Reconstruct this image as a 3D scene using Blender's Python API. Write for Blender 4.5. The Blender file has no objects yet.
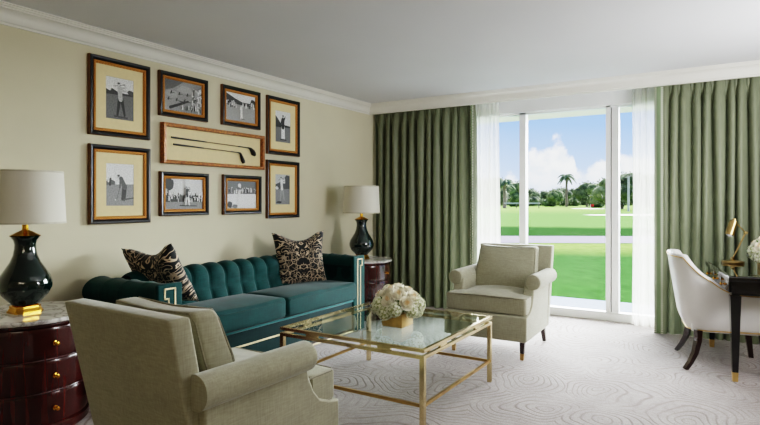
import bpy, bmesh, math, random
from mathutils import Vector, Matrix, noise as mnoise

R = math.radians
PI = math.pi
COL = bpy.context.scene.collection
rnd = random.Random(7)


# ------------------------------------------------------------------ colour / materials
def lin(c):
    c = c / 255.0
    return c / 12.92 if c <= 0.04045 else ((c + 0.055) / 1.055) ** 2.4


def rgb(r, g, b):
    return (lin(r), lin(g), lin(b), 1.0)


class NT:
    """tiny node tree helper"""

    def __init__(s, tree):
        s.t = tree

    def n(s, kind, ins=None, **props):
        nd = s.t.nodes.new(kind)
        for k, v in props.items():
            setattr(nd, k, v)
        for k, v in (ins or {}).items():
            if isinstance(v, bpy.types.NodeSocket):
                s.t.links.new(v, nd.inputs[k])
            else:
                nd.inputs[k].default_value = v
        return nd

    def m(s, op, a, b=0.0, c=0.0, clamp=False):
        nd = s.n('ShaderNodeMath', {0: a, 1: b, 2: c}, operation=op)
        nd.use_clamp = clamp
        return nd.outputs[0]

    def ramp(s, fac, stops, interp='LINEAR'):
        nd = s.n('ShaderNodeValToRGB', {0: fac})
        cr = nd.color_ramp
        cr.interpolation = interp
        while len(cr.elements) < len(stops):
            cr.elements.new(0.5)
        for e, (p, c) in zip(cr.elements, stops):
            e.position = p
            e.color = c if len(c) == 4 else (*c, 1)
        return nd.outputs[0]

    def mix(s, fac, a, b, blend='MIX'):
        nd = s.n('ShaderNodeMix', data_type='RGBA', blend_type=blend)
        for i, v in ((0, fac), (6, a), (7, b)):
            if isinstance(v, bpy.types.NodeSocket):
                s.t.links.new(v, nd.inputs[i])
            else:
                nd.inputs[i].default_value = v
        return nd.outputs[2]


def new_mat(name):
    m = bpy.data.materials.new(name)
    m.use_nodes = True
    nt = NT(m.node_tree)
    b = m.node_tree.nodes['Principled BSDF']
    return m, nt, b


def pmat(name, col, rough=0.5, metal=0.0, var=0.12, scale=20.0, bump=0.0, bscale=None, coat=0.0, sheen=0.0, spec=0.5):
    """principled material with noise driven tone variation"""
    m, nt, b = new_mat(name)
    tc = nt.n('ShaderNodeTexCoord').outputs['Object']
    nz = nt.n('ShaderNodeTexNoise', {'Vector': tc, 'Scale': scale, 'Detail': 4.0}).outputs[0]
    dark = tuple(c * (1 - var) for c in col[:3]) + (1,)
    lite = tuple(min(1, c * (1 + var)) for c in col[:3]) + (1,)
    m.node_tree.links.new(nt.ramp(nz, [(0.3, dark), (0.7, lite)]), b.inputs['Base Color'])
    b.inputs['Roughness'].default_value = rough
    b.inputs['Metallic'].default_value = metal
    b.inputs['Coat Weight'].default_value = coat
    b.inputs['Sheen Weight'].default_value = sheen
    b.inputs['Specular IOR Level'].default_value = spec
    if bump:
        n2 = nt.n('ShaderNodeTexNoise', {'Vector': tc, 'Scale': bscale or scale * 4, 'Detail': 3.0}).outputs[0]
        bp = nt.n('ShaderNodeBump', {'Height': n2, 'Strength': bump, 'Distance': 0.01})
        m.node_tree.links.new(bp.outputs[0], b.inputs['Normal'])
    return m


def fabric(name, col, var=0.25, scale=260.0, sheen=0.3, rough=0.9, bump=0.25, streak=True, big=0.10):
    """woven cloth: two crossed stretched noises"""
    m, nt, b = new_mat(name)
    tc = nt.n('ShaderNodeTexCoord').outputs['Object']
    mp1 = nt.n('ShaderNodeMapping', {'Vector': tc, 'Scale': (1.0, 1.0, 0.12)}).outputs[0]
    mp2 = nt.n('ShaderNodeMapping', {'Vector': tc, 'Scale': (0.12, 0.12, 1.0)}).outputs[0]
    a = nt.n('ShaderNodeTexNoise', {'Vector': mp1, 'Scale': scale, 'Detail': 2.0}).outputs[0]
    c = nt.n('ShaderNodeTexNoise', {'Vector': mp2, 'Scale': scale, 'Detail': 2.0}).outputs[0]
    w = nt.m('MULTIPLY', nt.m('ADD', a, c), 0.5)
    lo = nt.n('ShaderNodeTexNoise', {'Vector': tc, 'Scale': 6.0, 'Detail': 3.0}).outputs[0]
    dark = tuple(x * (1 - var) for x in col[:3]) + (1,)
    lite = tuple(min(1, x * (1 + var)) for x in col[:3]) + (1,)
    base = nt.ramp(w, [(0.32, dark), (0.68, lite)])
    tone = nt.ramp(lo, [(0.3, (1 - big,) * 3), (0.7, (1, 1, 1))])
    m.node_tree.links.new(nt.mix(1.0, base, tone, 'MULTIPLY'), b.inputs['Base Color'])
    b.inputs['Roughness'].default_value = rough
    b.inputs['Sheen Weight'].default_value = sheen
    b.inputs['Sheen Roughness'].default_value = 0.4
    b.inputs['Specular IOR Level'].default_value = 0.2
    bp = nt.n('ShaderNodeBump', {'Height': w, 'Strength': bump, 'Distance': 0.003})
    m.node_tree.links.new(bp.outputs[0], b.inputs['Normal'])
    return m


M = {}
M['wall'] = pmat('wall_paint', rgb(214, 207, 181), 0.85, var=0.03, scale=2.0, bump=0.05, bscale=120, spec=0.25)
M['plain_wall'] = pmat('unseen_wall_paint', rgb(176, 166, 142), 0.9, var=0.03, scale=2.0)  # walls out of view, toned darker to cut bounce light near the camera
M['ceiling'] = pmat('ceiling_paint', rgb(214, 214, 216), 0.9, var=0.02, scale=1.5, spec=0.2)
M['moulding'] = pmat('moulding_paint', rgb(224, 222, 214), 0.55, var=0.02, scale=3.0)
M['white_frame'] = pmat('white_frame_paint', rgb(236, 236, 236), 0.4, var=0.02, scale=4.0)
M['gap_strip'] = pmat('dark_gap_strip', rgb(70, 68, 62), 0.6)
M['linen'] = fabric('greige_linen', rgb(166, 163, 142), var=0.15, scale=170)
M['linen_pipe'] = fabric('greige_piping', rgb(150, 146, 128), var=0.2, scale=200)
M['velvet'] = fabric('teal_velvet', rgb(7, 64, 63), var=0.22, scale=120, sheen=0.12, rough=0.75, bump=0.12, big=0.3)
M['velvet_dark'] = fabric('dark_teal_velvet', rgb(5, 44, 45), var=0.2, scale=120, sheen=0.1, rough=0.8, bump=0.1, big=0.25)
M['welt'] = fabric('teal_welt', rgb(40, 120, 124), var=0.1, scale=200, sheen=0.5)
M['nail'] = pmat('pale_brass_nails', rgb(206, 190, 150), 0.35, 0.75, var=0.3, scale=150, bump=0.6, bscale=160)
M['brass'] = pmat('antique_brass', rgb(216, 196, 154), 0.2, 1.0, var=0.2, scale=9)
M['brass_dark'] = pmat('bronze_brass', rgb(188, 154, 102), 0.3, 1.0, var=0.15, scale=9)
M['brass_antique'] = pmat('aged_bronze_brass', rgb(178, 150, 102), 0.28, 1.0, var=0.15, scale=9)
M['gold'] = pmat('polished_gold', rgb(226, 170, 66), 0.14, 1.0, var=0.1, scale=8)
M['gold_paint'] = pmat('gold_leaf', rgb(204, 170, 110), 0.42, 0.55, var=0.2, scale=18)
M['lamp_body'] = pmat('dark_green_glaze', rgb(8, 30, 27), 0.06, var=0.25, scale=5, coat=1.0)
M['leg_wood'] = pmat('dark_leg_wood', rgb(44, 20, 16), 0.25, var=0.25, scale=16, coat=0.4)
M['desk'] = pmat('black_lacquer', rgb(14, 12, 12), 0.13, var=0.2, scale=6, coat=0.6)
M['desk_top'] = pmat('black_glass_top', rgb(8, 12, 10), 0.03, var=0.1, scale=4, coat=1.0)
M['white_leather'] = pmat('white_leather', rgb(226, 224, 222), 0.5, var=0.03, scale=10, bump=0.05, bscale=90)
M['mat_board'] = pmat('cream_mat_board', rgb(232, 214, 168), 0.9, var=0.03, scale=40, spec=0.2)
M['frame_black'] = pmat('black_frame_lacquer', rgb(12, 12, 16), 0.38, var=0.3, scale=12, coat=0.15)
M['frame_edge'] = pmat('walnut_frame_edge', rgb(108, 68, 28), 0.45, var=0.25, scale=25)
M['club_dark'] = pmat('dark_club_leather', rgb(28, 24, 20), 0.4, var=0.3, scale=40)
M['club_shaft'] = pmat('aged_shaft', rgb(96, 64, 34), 0.4, 0.2, var=0.3, scale=20)
M['rose'] = pmat('cream_rose_petal', rgb(252, 246, 230), 0.7, var=0.06, scale=30, sheen=0.3)
M['rose_heart'] = pmat('peach_rose_petal', rgb(246, 228, 196), 0.7, var=0.06, scale=30)
M['hydrangea'] = pmat('pale_hydrangea', rgb(248, 248, 226), 0.7, var=0.06, scale=90)
M['hydrangea_core'] = pmat('hydrangea_core_green', rgb(186, 192, 144), 0.8, var=0.2, scale=40)
M['leaf'] = pmat('green_leaf', rgb(74, 110, 44), 0.5, var=0.3, scale=30)
M['shade_trim'] = pmat('shade_trim', rgb(196, 190, 172), 0.8)
M['sand'] = pmat('bunker_sand', rgb(232, 222, 196), 0.95, var=0.06, scale=2)
M['bark'] = pmat('tree_bark', rgb(120, 104, 84), 0.9, var=0.3, scale=3)
M['grey_wood'] = pmat('weathered_grey_wood', rgb(176, 170, 158), 0.9, var=0.15, scale=3)
M['red_cloth'] = pmat('red_flag_cloth', rgb(214, 44, 36), 0.7)
M['patio'] = pmat('patio_paver', rgb(124, 132, 148), 1.0, spec=0.0, var=0.08, scale=14)
M['path'] = pmat('cart_path_concrete', rgb(112, 106, 118), 1.0, var=0.06, scale=1.2, spec=0.0)
M['soffit'] = pmat('cream_soffit', rgb(246, 240, 222), 0.8, var=0.02, scale=2)
M['bulb'] = pmat('bulb_glass', rgb(230, 230, 236), 0.2)


def carpet_mat():
    m, nt, b = new_mat('patterned_carpet')
    tc = nt.n('ShaderNodeTexCoord').outputs['Object']
    warp = nt.n('ShaderNodeTexNoise', {'Vector': tc, 'Scale': 1.7, 'Detail': 1.0})
    wv = nt.n('ShaderNodeVectorMath', {0: warp.outputs['Color'], 1: (0.5, 0.5, 0.5)}, operation='SUBTRACT').outputs[0]
    wv = nt.n('ShaderNodeVectorMath', {0: wv, 'Scale': 0.55}, operation='SCALE').outputs[0]
    p = nt.n('ShaderNodeVectorMath', {0: tc, 1: wv}, operation='ADD').outputs[0]
    vo = nt.n('ShaderNodeTexVoronoi', {'Vector': p, 'Scale': 1.9, 'Randomness': .85}, voronoi_dimensions='2D').outputs['Distance']
    s = nt.m('ABSOLUTE', nt.m('SINE', nt.m('MULTIPLY', vo, 34.0)))
    line = nt.ramp(s, [(0.08, (1, 1, 1)), (0.55, (0, 0, 0))])
    fade = nt.n('ShaderNodeTexNoise', {'Vector': tc, 'Scale': 2.3, 'Detail': 1.0}).outputs[0]
    fade = nt.ramp(fade, [(0.35, (0.25, 0.25, 0.25)), (0.62, (1, 1, 1))])
    line = nt.m('MULTIPLY', line, fade)
    fine = nt.n('ShaderNodeTexNoise', {'Vector': tc, 'Scale': 170.0, 'Detail': 2.0}).outputs[0]
    base = nt.ramp(fine, [(0.3, rgb(148, 138, 134)), (0.7, rgb(196, 187, 184))])
    cl = nt.ramp(nt.n('ShaderNodeTexNoise', {'Vector': tc, 'Scale': 3.2, 'Detail': 3.0}).outputs[0],
                 [(0.35, (0.86, 0.85, 0.84)), (0.65, (1, 1, 1))])
    base = nt.mix(1.0, base, cl, 'MULTIPLY')
    md = nt.n('ShaderNodeTexNoise', {'Vector': p, 'Scale': 34.0, 'Detail': 3.0, 'Distortion': 1.0}).outputs[0]
    base = nt.mix(1.0, base, nt.ramp(md, [(0.36, (.82, .81, .80)), (0.6, (1, 1, 1))]), 'MULTIPLY')
    col = nt.mix(nt.m('MULTIPLY', line, .8), base, rgb(112, 96, 88))
    m.node_tree.links.new(col, b.inputs['Base Color'])
    b.inputs['Roughness'].default_value = 0.95
    b.inputs['Sheen Weight'].default_value = 0.25
    b.inputs['Specular IOR Level'].default_value = 0.15
    h = nt.m('SUBTRACT', nt.m('MULTIPLY', fine, 0.6), nt.m('MULTIPLY', line, 0.8))
    bp = nt.n('ShaderNodeBump', {'Height': h, 'Strength': 0.5, 'Distance': 0.006})
    m.node_tree.links.new(bp.outputs[0], b.inputs['Normal'])
    return m


def marble_mat():
    m, nt, b = new_mat('white_marble')
    tc = nt.n('ShaderNodeTexCoord').outputs['Object']
    nz = nt.n('ShaderNodeTexNoise', {'Vector': tc, 'Scale': 3.2, 'Detail': 9.0, 'Distortion': 2.2}).outputs[0]
    v = nt.m('ABSOLUTE', nt.m('SUBTRACT', nz, 0.5))
    col = nt.ramp(v, [(0.0, rgb(150, 146, 142)), (0.02, rgb(196, 192, 187)), (0.07, rgb(226, 223, 218))])
    m.node_tree.links.new(col, b.inputs['Base Color'])
    b.inputs['Roughness'].default_value = 0.12
    return m


def mahogany_mat():
    m, nt, b = new_mat('mahogany')
    tc = nt.n('ShaderNodeTexCoord').outputs['Object']
    mp = nt.n('ShaderNodeMapping', {'Vector': tc, 'Scale': (9, 9, 0.7)}).outputs[0]
    nz = nt.n('ShaderNodeTexNoise', {'Vector': mp, 'Scale': 3.0, 'Detail': 6.0, 'Distortion': 0.6}).outputs[0]
    col = nt.ramp(nz, [(0.25, rgb(38, 9, 8)), (0.55, rgb(62, 17, 14)), (0.8, rgb(88, 30, 22))])
    m.node_tree.links.new(col, b.inputs['Base Color'])
    b.inputs['Roughness'].default_value = 0.22
    b.inputs['Coat Weight'].default_value = 0.5
    b.inputs['Coat Roughness'].default_value = 0.08
    return m


def gilt_mat():
    m, nt, b = new_mat('gilt_rope_moulding')
    tc = nt.n('ShaderNodeTexCoord').outputs['Object']
    sp = nt.n('ShaderNodeSeparateXYZ', {0: tc})
    d = nt.m('ADD', sp.outputs[1], sp.outputs[2])
    w = nt.m('SINE', nt.m('MULTIPLY', d, 520.0))
    col = nt.ramp(nt.m('ADD', nt.m('MULTIPLY', w, 0.5), 0.5), [(0.2, rgb(140, 78, 26)), (0.8, rgb(232, 164, 78))])
    m.node_tree.links.new(col, b.inputs['Base Color'])
    b.inputs['Metallic'].default_value = 0.35
    b.inputs['Roughness'].default_value = 0.4
    bp = nt.n('ShaderNodeBump', {'Height': w, 'Strength': 0.5, 'Distance': 0.004})
    m.node_tree.links.new(bp.outputs[0], b.inputs['Normal'])
    return m


def burl_mat():
    m, nt, b = new_mat('burl_box_frame')
    tc = nt.n('ShaderNodeTexCoord').outputs['Object']
    nz = nt.n('ShaderNodeTexNoise', {'Vector': tc, 'Scale': 60.0, 'Detail': 5.0, 'Distortion': 0.8}).outputs[0]
    col = nt.ramp(nz, [(0.3, rgb(86, 44, 14)), (0.5, rgb(150, 88, 32)), (0.72, rgb(196, 130, 56))])
    m.node_tree.links.new(col, b.inputs['Base Color'])
    b.inputs['Roughness'].default_value = 0.38
    b.inputs['Metallic'].default_value = 0.2
    return m


def photo_mat():
    m, nt, b = new_mat('black_and_white_print')
    at = nt.n('ShaderNodeAttribute', attribute_name='tone').outputs['Color']
    tc = nt.n('ShaderNodeTexCoord').outputs['Object']
    nz = nt.n('ShaderNodeTexNoise', {'Vector': tc, 'Scale': 140.0, 'Detail': 4.0}).outputs[0]
    g = nt.ramp(nz, [(0.3, (0.55, 0.55, 0.55)), (0.7, (1.25, 1.25, 1.25))])
    m.node_tree.links.new(nt.mix(1.0, at, g, 'MULTIPLY'), b.inputs['Base Color'])
    b.inputs['Roughness'].default_value = 0.35
    b.inputs['Specular IOR Level'].default_value = 0.3
    return m


def damask_mat():
    """black cloth with mirrored cream scrolls"""
    m, nt, b = new_mat('black_cream_damask')
    tc = nt.n('ShaderNodeTexCoord').outputs['Object']
    sp = nt.n('ShaderNodeSeparateXYZ', {0: tc})
    x = nt.m('ABSOLUTE', sp.outputs[0])
    v = nt.n('ShaderNodeCombineXYZ', {0: x, 1: sp.outputs[1], 2: 0.37}).outputs[0]
    n1 = nt.n('ShaderNodeTexNoise', {'Vector': v, 'Scale': 9.0, 'Detail': 1.2, 'Distortion': 1.5}).outputs[0]
    s = nt.m('SINE', nt.m('MULTIPLY', n1, 42.0))
    vo = nt.n('ShaderNodeTexVoronoi', {'Vector': v, 'Scale': 15.0}, feature='DISTANCE_TO_EDGE').outputs[0]
    e = nt.ramp(vo, [(0.015, (1, 1, 1)), (0.05, (0, 0, 0))])
    a = nt.ramp(s, [(0.62, (0, 0, 0)), (0.86, (1, 1, 1))])
    reg = nt.n('ShaderNodeTexNoise', {'Vector': v, 'Scale': 6.0, 'Detail': 1.0}).outputs[0]
    reg = nt.ramp(reg, [(0.42, (0, 0, 0)), (0.55, (1, 1, 1))])
    f = nt.mix(reg, a, nt.m('MAXIMUM', nt.m('MULTIPLY', e, 0.8), nt.m('MULTIPLY', a, 0.45)))
    col = nt.mix(f, rgb(14, 16, 18), rgb(206, 184, 156))
    m.node_tree.links.new(col, b.inputs['Base Color'])
    b.inputs['Roughness'].default_value = 0.85
    b.inputs['Sheen Weight'].default_value = 0.2
    return m


def glass_mat(name, tint=(1, 1, 1, 1), ior=1.5, extra=0.0):
    m = bpy.data.materials.new(name)
    m.use_nodes = True
    t = m.node_tree
    t.nodes.clear()
    nt = NT(t)
    out = nt.n('ShaderNodeOutputMaterial')
    tr = nt.n('ShaderNodeBsdfTransparent', {'Color': tint}).outputs[0]
    gl = nt.n('ShaderNodeBsdfGlossy', {'Color': (1, 1, 1, 1), 'Roughness': 0.0}).outputs[0]
    fr = nt.n('ShaderNodeFresnel', {'IOR': ior}).outputs[0]
    if extra:
        fr = nt.m('ADD', fr, extra, clamp=True)
    front = nt.m('SUBTRACT', 1.0, nt.n('ShaderNodeNewGeometry').outputs['Backfacing'])
    fr = nt.m('MULTIPLY', fr, front)
    mx = nt.n('ShaderNodeMixShader', {0: fr, 1: tr, 2: gl}).outputs[0]
    t.links.new(mx, out.inputs[0])
    return m


def cloth_mat(name, col, transl=0.3, transp=0.0, rough=0.8, sheen=0.0):
    """curtain cloth: diffuse + translucent (+ open weave)"""
    m = bpy.data.materials.new(name)
    m.use_nodes = True
    t = m.node_tree
    t.nodes.clear()
    nt = NT(t)
    out = nt.n('ShaderNodeOutputMaterial')
    tc = nt.n('ShaderNodeTexCoord').outputs['Object']
    mp = nt.n('ShaderNodeMapping', {'Vector': tc, 'Scale': (1, 1, 0.08)}).outputs[0]
    nz = nt.n('ShaderNodeTexNoise', {'Vector': mp, 'Scale': 110.0, 'Detail': 3.0}).outputs[0]
    c = nt.ramp(nz, [(0.3, tuple(x * 0.88 for x in col[:3])), (0.7, tuple(min(1, x * 1.1) for x in col[:3]))])
    p = nt.n('ShaderNodeBsdfPrincipled', {'Base Color': c, 'Roughness': rough, 'Sheen Weight': sheen,
                                          'Specular IOR Level': 0.3}).outputs[0]
    tl = nt.n('ShaderNodeBsdfTranslucent', {'Color': c}).outputs[0]
    sh = nt.n('ShaderNodeMixShader', {0: transl, 1: p, 2: tl}).outputs[0]
    if transp:
        tp = nt.n('ShaderNodeBsdfTransparent').outputs[0]
        sh = nt.n('ShaderNodeMixShader', {0: transp, 1: sh, 2: tp}).outputs[0]
    t.links.new(sh, out.inputs[0])
    return m


def trim_mat():
    m, nt, b = new_mat('curtain_trim_braid')
    tc = nt.n('ShaderNodeTexCoord').outputs['UV']
    ck = nt.n('ShaderNodeTexChecker', {'Vector': nt.n('ShaderNodeMapping', {'Vector': tc, 'Scale': (4, 270, 1)}).outputs[0],
                                       'Color1': rgb(206, 206, 190), 'Color2': rgb(100, 116, 88), 'Scale': 1.0}).outputs[0]
    sp = nt.n('ShaderNodeSeparateXYZ', {0: tc}).outputs[0]
    mid = nt.m('MULTIPLY', nt.m('GREATER_THAN', sp, 0.27), nt.m('LESS_THAN', sp, 0.73))
    ck2 = nt.n('ShaderNodeTexChecker', {'Vector': nt.n('ShaderNodeMapping', {'Vector': tc, 'Scale': (8, 200, 1)}).outputs[0],
                                        'Color1': rgb(126, 142, 110), 'Color2': rgb(82, 100, 72), 'Scale': 1.0}).outputs[0]
    m.node_tree.links.new(nt.mix(mid, ck, ck2), b.inputs['Base Color'])
    b.inputs['Roughness'].default_value = 0.8
    return m


def grass_mat():
    m, nt, b = new_mat('golf_course_grass')
    tc = nt.n('ShaderNodeTexCoord').outputs['Object']
    mp = nt.n('ShaderNodeMapping', {'Vector': tc, 'Scale': (1.0, .35, 1.0)}).outputs[0]
    fine = nt.n('ShaderNodeTexNoise', {'Vector': mp, 'Scale': 5.0, 'Detail': 9.0, 'Roughness': .75}).outputs[0]
    big = nt.n('ShaderNodeTexNoise', {'Vector': mp, 'Scale': 0.16, 'Detail': 3.0}).outputs[0]
    tone = nt.ramp(fine, [(0.34, (.72, .72, .72)), (0.66, (1.25, 1.25, 1.25))])
    sp = nt.n('ShaderNodeSeparateXYZ', {0: tc})
    # object y runs away from the house: lawn, light verge, path, dark strip, pale fairway
    d = nt.m('ADD', sp.outputs[1], nt.m('MULTIPLY', nt.m('SUBTRACT', big, 0.5), 5.0))
    f = nt.m('DIVIDE', d, 100.0, clamp=True)
    near, verge, rough, fair = rgb(44, 72, 34), rgb(88, 108, 52), rgb(36, 58, 28), rgb(74, 102, 52)  # third tone is the darker grass strip beyond the path
    zone = nt.ramp(f, [(0.0, near), (0.14, near), (0.165, verge), (0.19, verge), (0.205, rough), (0.285, rough), (0.31, fair), (.6, fair), (1.0, rgb(98, 120, 62))])
    col = nt.mix(1.0, zone, tone, 'MULTIPLY')
    df = nt.n('ShaderNodeBsdfDiffuse', {'Color': col}).outputs[0]
    m.node_tree.links.new(df, m.node_tree.nodes['Material Output'].inputs[0])
    m.node_tree.nodes.remove(b)
    return m


def foliage_mat(name, a, c):
    m, nt, b = new_mat(name)
    tc = nt.n('ShaderNodeTexCoord').outputs['Object']
    nz = nt.n('ShaderNodeTexNoise', {'Vector': tc, 'Scale': 0.9, 'Detail': 4.0}).outputs[0]
    m.node_tree.links.new(nt.ramp(nz, [(0.35, a), (0.65, c)]), b.inputs['Base Color'])
    b.inputs['Roughness'].default_value = 0.8
    b.inputs['Specular IOR Level'].default_value = 0.15
    return m


M['carpet'] = carpet_mat()
M['marble'] = marble_mat()
M['mahogany'] = mahogany_mat()
M['gilt'] = gilt_mat()
M['burl'] = burl_mat()
M['print'] = photo_mat()
M['damask'] = damask_mat()
M['pane'] = glass_mat('window_glass', (0.97, 0.99, 0.98, 1), 1.25)
M['table_glass'] = glass_mat('table_glass', (0.86, 0.93, 0.90, 1), 1.5, 0.03)
M['curtain'] = cloth_mat('green_satin_curtain', rgb(116, 121, 99), 0.05, 0.0, 0.42, 0.1)
M['sheer'] = cloth_mat('white_sheer', rgb(240, 238, 230), 0.5, 0.42, 0.9)
M['shade'] = pmat('ivory_lamp_shade', rgb(218, 214, 200), 0.9, var=0.02, scale=300, bump=0.05, bscale=400)
M['trim'] = trim_mat()
M['grass'] = grass_mat()
M['fol_a'] = foliage_mat('dark_foliage', rgb(48, 56, 36), rgb(104, 112, 70))
M['fol_b'] = foliage_mat('mid_foliage', rgb(62, 74, 42), rgb(128, 136, 84))
M['fol_c'] = foliage_mat('palm_foliage', rgb(50, 66, 44), rgb(112, 124, 84))
M['fol_d'] = foliage_mat('hedge_foliage', rgb(48, 58, 38), rgb(110, 118, 74))


# ------------------------------------------------------------------ mesh building
class MB:
    def __init__(s):
        s.v, s.f, s.mi, s.uv, s.tone = [], [], [], {}, {}

    def add(s, verts, faces, mi=0):
        o = len(s.v)
        s.v += [tuple(p) for p in verts]
        for f in faces:
            s.f.append([i + o for i in f])
            s.mi.append(mi)
        return o

    def box(s, x0, x1, y0, y1, z0, z1, mi=0):
        v = [(x, y, z) for z in (z0, z1) for y in (y0, y1) for x in (x0, x1)]
        s.add(v, [(0, 2, 3, 1), (4, 5, 7, 6), (0, 1, 5, 4), (2, 6, 7, 3), (0, 4, 6, 2), (1, 3, 7, 5)], mi)

    def rbox(s, c, half, r, seg=3, n=1, fn=None, mi=0):
        """rounded box, optionally deformed by fn(x,y,z) in local coords"""
        ax = []
        for h in half:
            rr = min(r, h * 0.999)
            i = h - rr
            nn = n if isinstance(n, int) else n[len(ax)]
            core = [-i + 2 * i * k / nn for k in range(nn + 1)] if i > 1e-6 else [0.0]
            out = [rr * math.tan(PI / 4 * k / seg) for k in range(1, seg + 1)]
            ax.append(([-i - t for t in reversed(out)] + core + [i + t for t in out], i, rr))
        idx, vs, fs = {}, [], []

        def vid(p):
            q, d = [], []
            for k in range(3):
                i = ax[k][1]
                cl = max(-i, min(i, p[k]))
                q.append(cl)
                d.append((p[k] - cl) / ax[k][2])
            L = math.sqrt(sum(t * t for t in d)) or 1.0
            w = [q[k] + ax[k][2] * d[k] / L for k in range(3)]
            key = tuple(round(t, 6) for t in w)
            if key not in idx:
                idx[key] = len(vs)
                if fn:
                    w = fn(*w)
                vs.append((w[0] + c[0], w[1] + c[1], w[2] + c[2]))
            return idx[key]

        for k in range(3):
            a, b2 = (k + 1) % 3, (k + 2) % 3
            A, B = ax[a][0], ax[b2][0]
            for sg in (0, -1):
                e = ax[k][0][sg]
                for i in range(len(A) - 1):
                    for j in range(len(B) - 1):
                        q = []
                        for (ii, jj) in ((i, j), (i + 1, j), (i + 1, j + 1), (i, j + 1)):
                            p = [0, 0, 0]
                            p[k], p[a], p[b2] = e, A[ii], B[jj]
                            q.append(vid(p))
                        if sg == 0:
                            q.reverse()
                        q2 = []
                        for t in q:
                            if not q2 or q2[-1] != t:
                                q2.append(t)
                        if len(q2) > 1 and q2[0] == q2[-1]:
                            q2.pop()
                        if len(set(q2)) >= 3:
                            fs.append(q2)
        s.add(vs, fs, mi)

    def lathe(s, prof, c=(0, 0, 0), n=32, mi=0, caps=True):
        vs = []
        for (r, z) in prof:
            for k in range(n):
                a = 2 * PI * k / n
                vs.append((c[0] + r * math.cos(a), c[1] + r * math.sin(a), c[2] + z))
        fs = []
        for i in range(len(prof) - 1):
            for k in range(n):
                k2 = (k + 1) % n
                fs.append((i * n + k, i * n + k2, (i + 1) * n + k2, (i + 1) * n + k))
        if caps:
            fs.append(tuple(reversed(range(n))))
            fs.append(tuple((len(prof) - 1) * n + k for k in range(n)))
        s.add(vs, fs, mi)

    def tube(s, pts, r, n=10, mi=0, flat=None):
        """swept tube; r number or list; flat=(a,b) ellipse scale"""
        pts = [Vector(p) for p in pts]
        rs = r if isinstance(r, (list, tuple)) else [r] * len(pts)
        vs, fs = [], []
        up = Vector((0, 0, 1))
        pu = None
        for i, p in enumerate(pts):
            d = (pts[min(i + 1, len(pts) - 1)] - pts[max(i - 1, 0)]).normalized()
            if pu is None:
                u = d.cross(up)
                if u.length < 1e-3:
                    u = Vector((1, 0, 0)) - d * d.x
                u.normalize()
            else:
                u = pu - d * pu.dot(d)
                u.normalize()
            pu = u
            w = d.cross(u)
            for k in range(n):
                a = 2 * PI * (k + 0.5) / n
                vs.append(p + (u * math.cos(a) + w * math.sin(a)) * rs[i])
        for i in range(len(pts) - 1):
            for k in range(n):
                k2 = (k + 1) % n
                fs.append((i * n + k, i * n + k2, (i + 1) * n + k2, (i + 1) * n + k))
        fs.append(tuple(reversed(range(n))))
        fs.append(tuple((len(pts) - 1) * n + k for k in range(n)))
        s.add(vs, fs, mi)

    def taper(s, p0, p1, a0, a1, mi=0):
        """square post between two points, half sizes a0, a1"""
        vs = []
        for p, a in ((p0, a0), (p1, a1)):
            for dx, dy in ((-1, -1), (1, -1), (1, 1), (-1, 1)):
                vs.append((p[0] + dx * a, p[1] + dy * a, p[2]))
        s.add(vs, [(3, 2, 1, 0), (4, 5, 6, 7), (0, 1, 5, 4), (1, 2, 6, 5), (2, 3, 7, 6), (3, 0, 4, 7)], mi)

    def prism(s, poly, h0, h1, axis='x', mi=0):
        """extrude polygon; axis = extrude axis, poly coords are the two others in order"""
        def P(a, b, h):
            return {'x': (h, a, b), 'y': (a, h, b), 'z': (a, b, h)}[axis]
        n = len(poly)
        vs = [P(a, b, h0) for a, b in poly] + [P(a, b, h1) for a, b in poly]
        fs = [tuple(range(n)), tuple(reversed(range(n, 2 * n)))]
        fs += [((i + 1) % n, i, n + i, n + (i + 1) % n) for i in range(n)]
        s.add(vs, fs, mi)

    def grid(s, fn, nu, nv, mi=0, uv=False, closeu=False):
        o = len(s.v)
        vs = [fn(i / nu, j / nv) for j in range(nv + 1) for i in range(nu + 1)]
        fs = []
        for j in range(nv):
            for i in range(nu):
                a = j * (nu + 1) + i
                fs.append((a, a + 1, a + nu + 2, a + nu + 1))
        f0 = len(s.f)
        s.add(vs, fs, mi)
        if uv:
            k = f0
            for j in range(nv):
                for i in range(nu):
                    s.uv[k] = [(i / nu, j / nv), ((i + 1) / nu, j / nv), ((i + 1) / nu, (j + 1) / nv), (i / nu, (j + 1) / nv)]
                    k += 1

    def build(s, name, mats, parent=None, loc=None, rot=None, smooth=True, angle=35, solid=0.0, recalc=True):
        me = bpy.data.meshes.new(name)
        me.from_pydata([tuple(map(float, p)) for p in s.v], [], s.f)
        if not isinstance(mats, (list, tuple)):
            mats = [mats]
        for m in mats:
            me.materials.append(m)
        for p, mi in zip(me.polygons, s.mi):
            p.material_index = mi
        if s.uv:
            ul = me.uv_layers.new(name='UVMap')
            for k, uvs in s.uv.items():
                for li, u in zip(me.polygons[k].loop_indices, uvs):
                    ul.data[li].uv = u
        if s.tone:
            ca = me.color_attributes.new('tone', 'FLOAT_COLOR', 'CORNER')
            for k, t in s.tone.items():
                for li in me.polygons[k].loop_indices:
                    ca.data[li].color = (t, t, t, 1)
        me.validate()
        if recalc:
            bm = bmesh.new()
            bm.from_mesh(me)
            bmesh.ops.recalc_face_normals(bm, faces=bm.faces)
            bm.to_mesh(me)
            bm.free()
        if smooth:
            me.shade_smooth()
            me.set_sharp_from_angle(angle=R(angle))
        o = bpy.data.objects.new(name, me)
        COL.objects.link(o)
        if parent:
            o.parent = parent
        if loc:
            o.location = loc
        if rot:
            o.rotation_euler = rot
        if solid:
            md = o.modifiers.new('thickness', 'SOLIDIFY')
            md.thickness = solid
        return o


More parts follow.
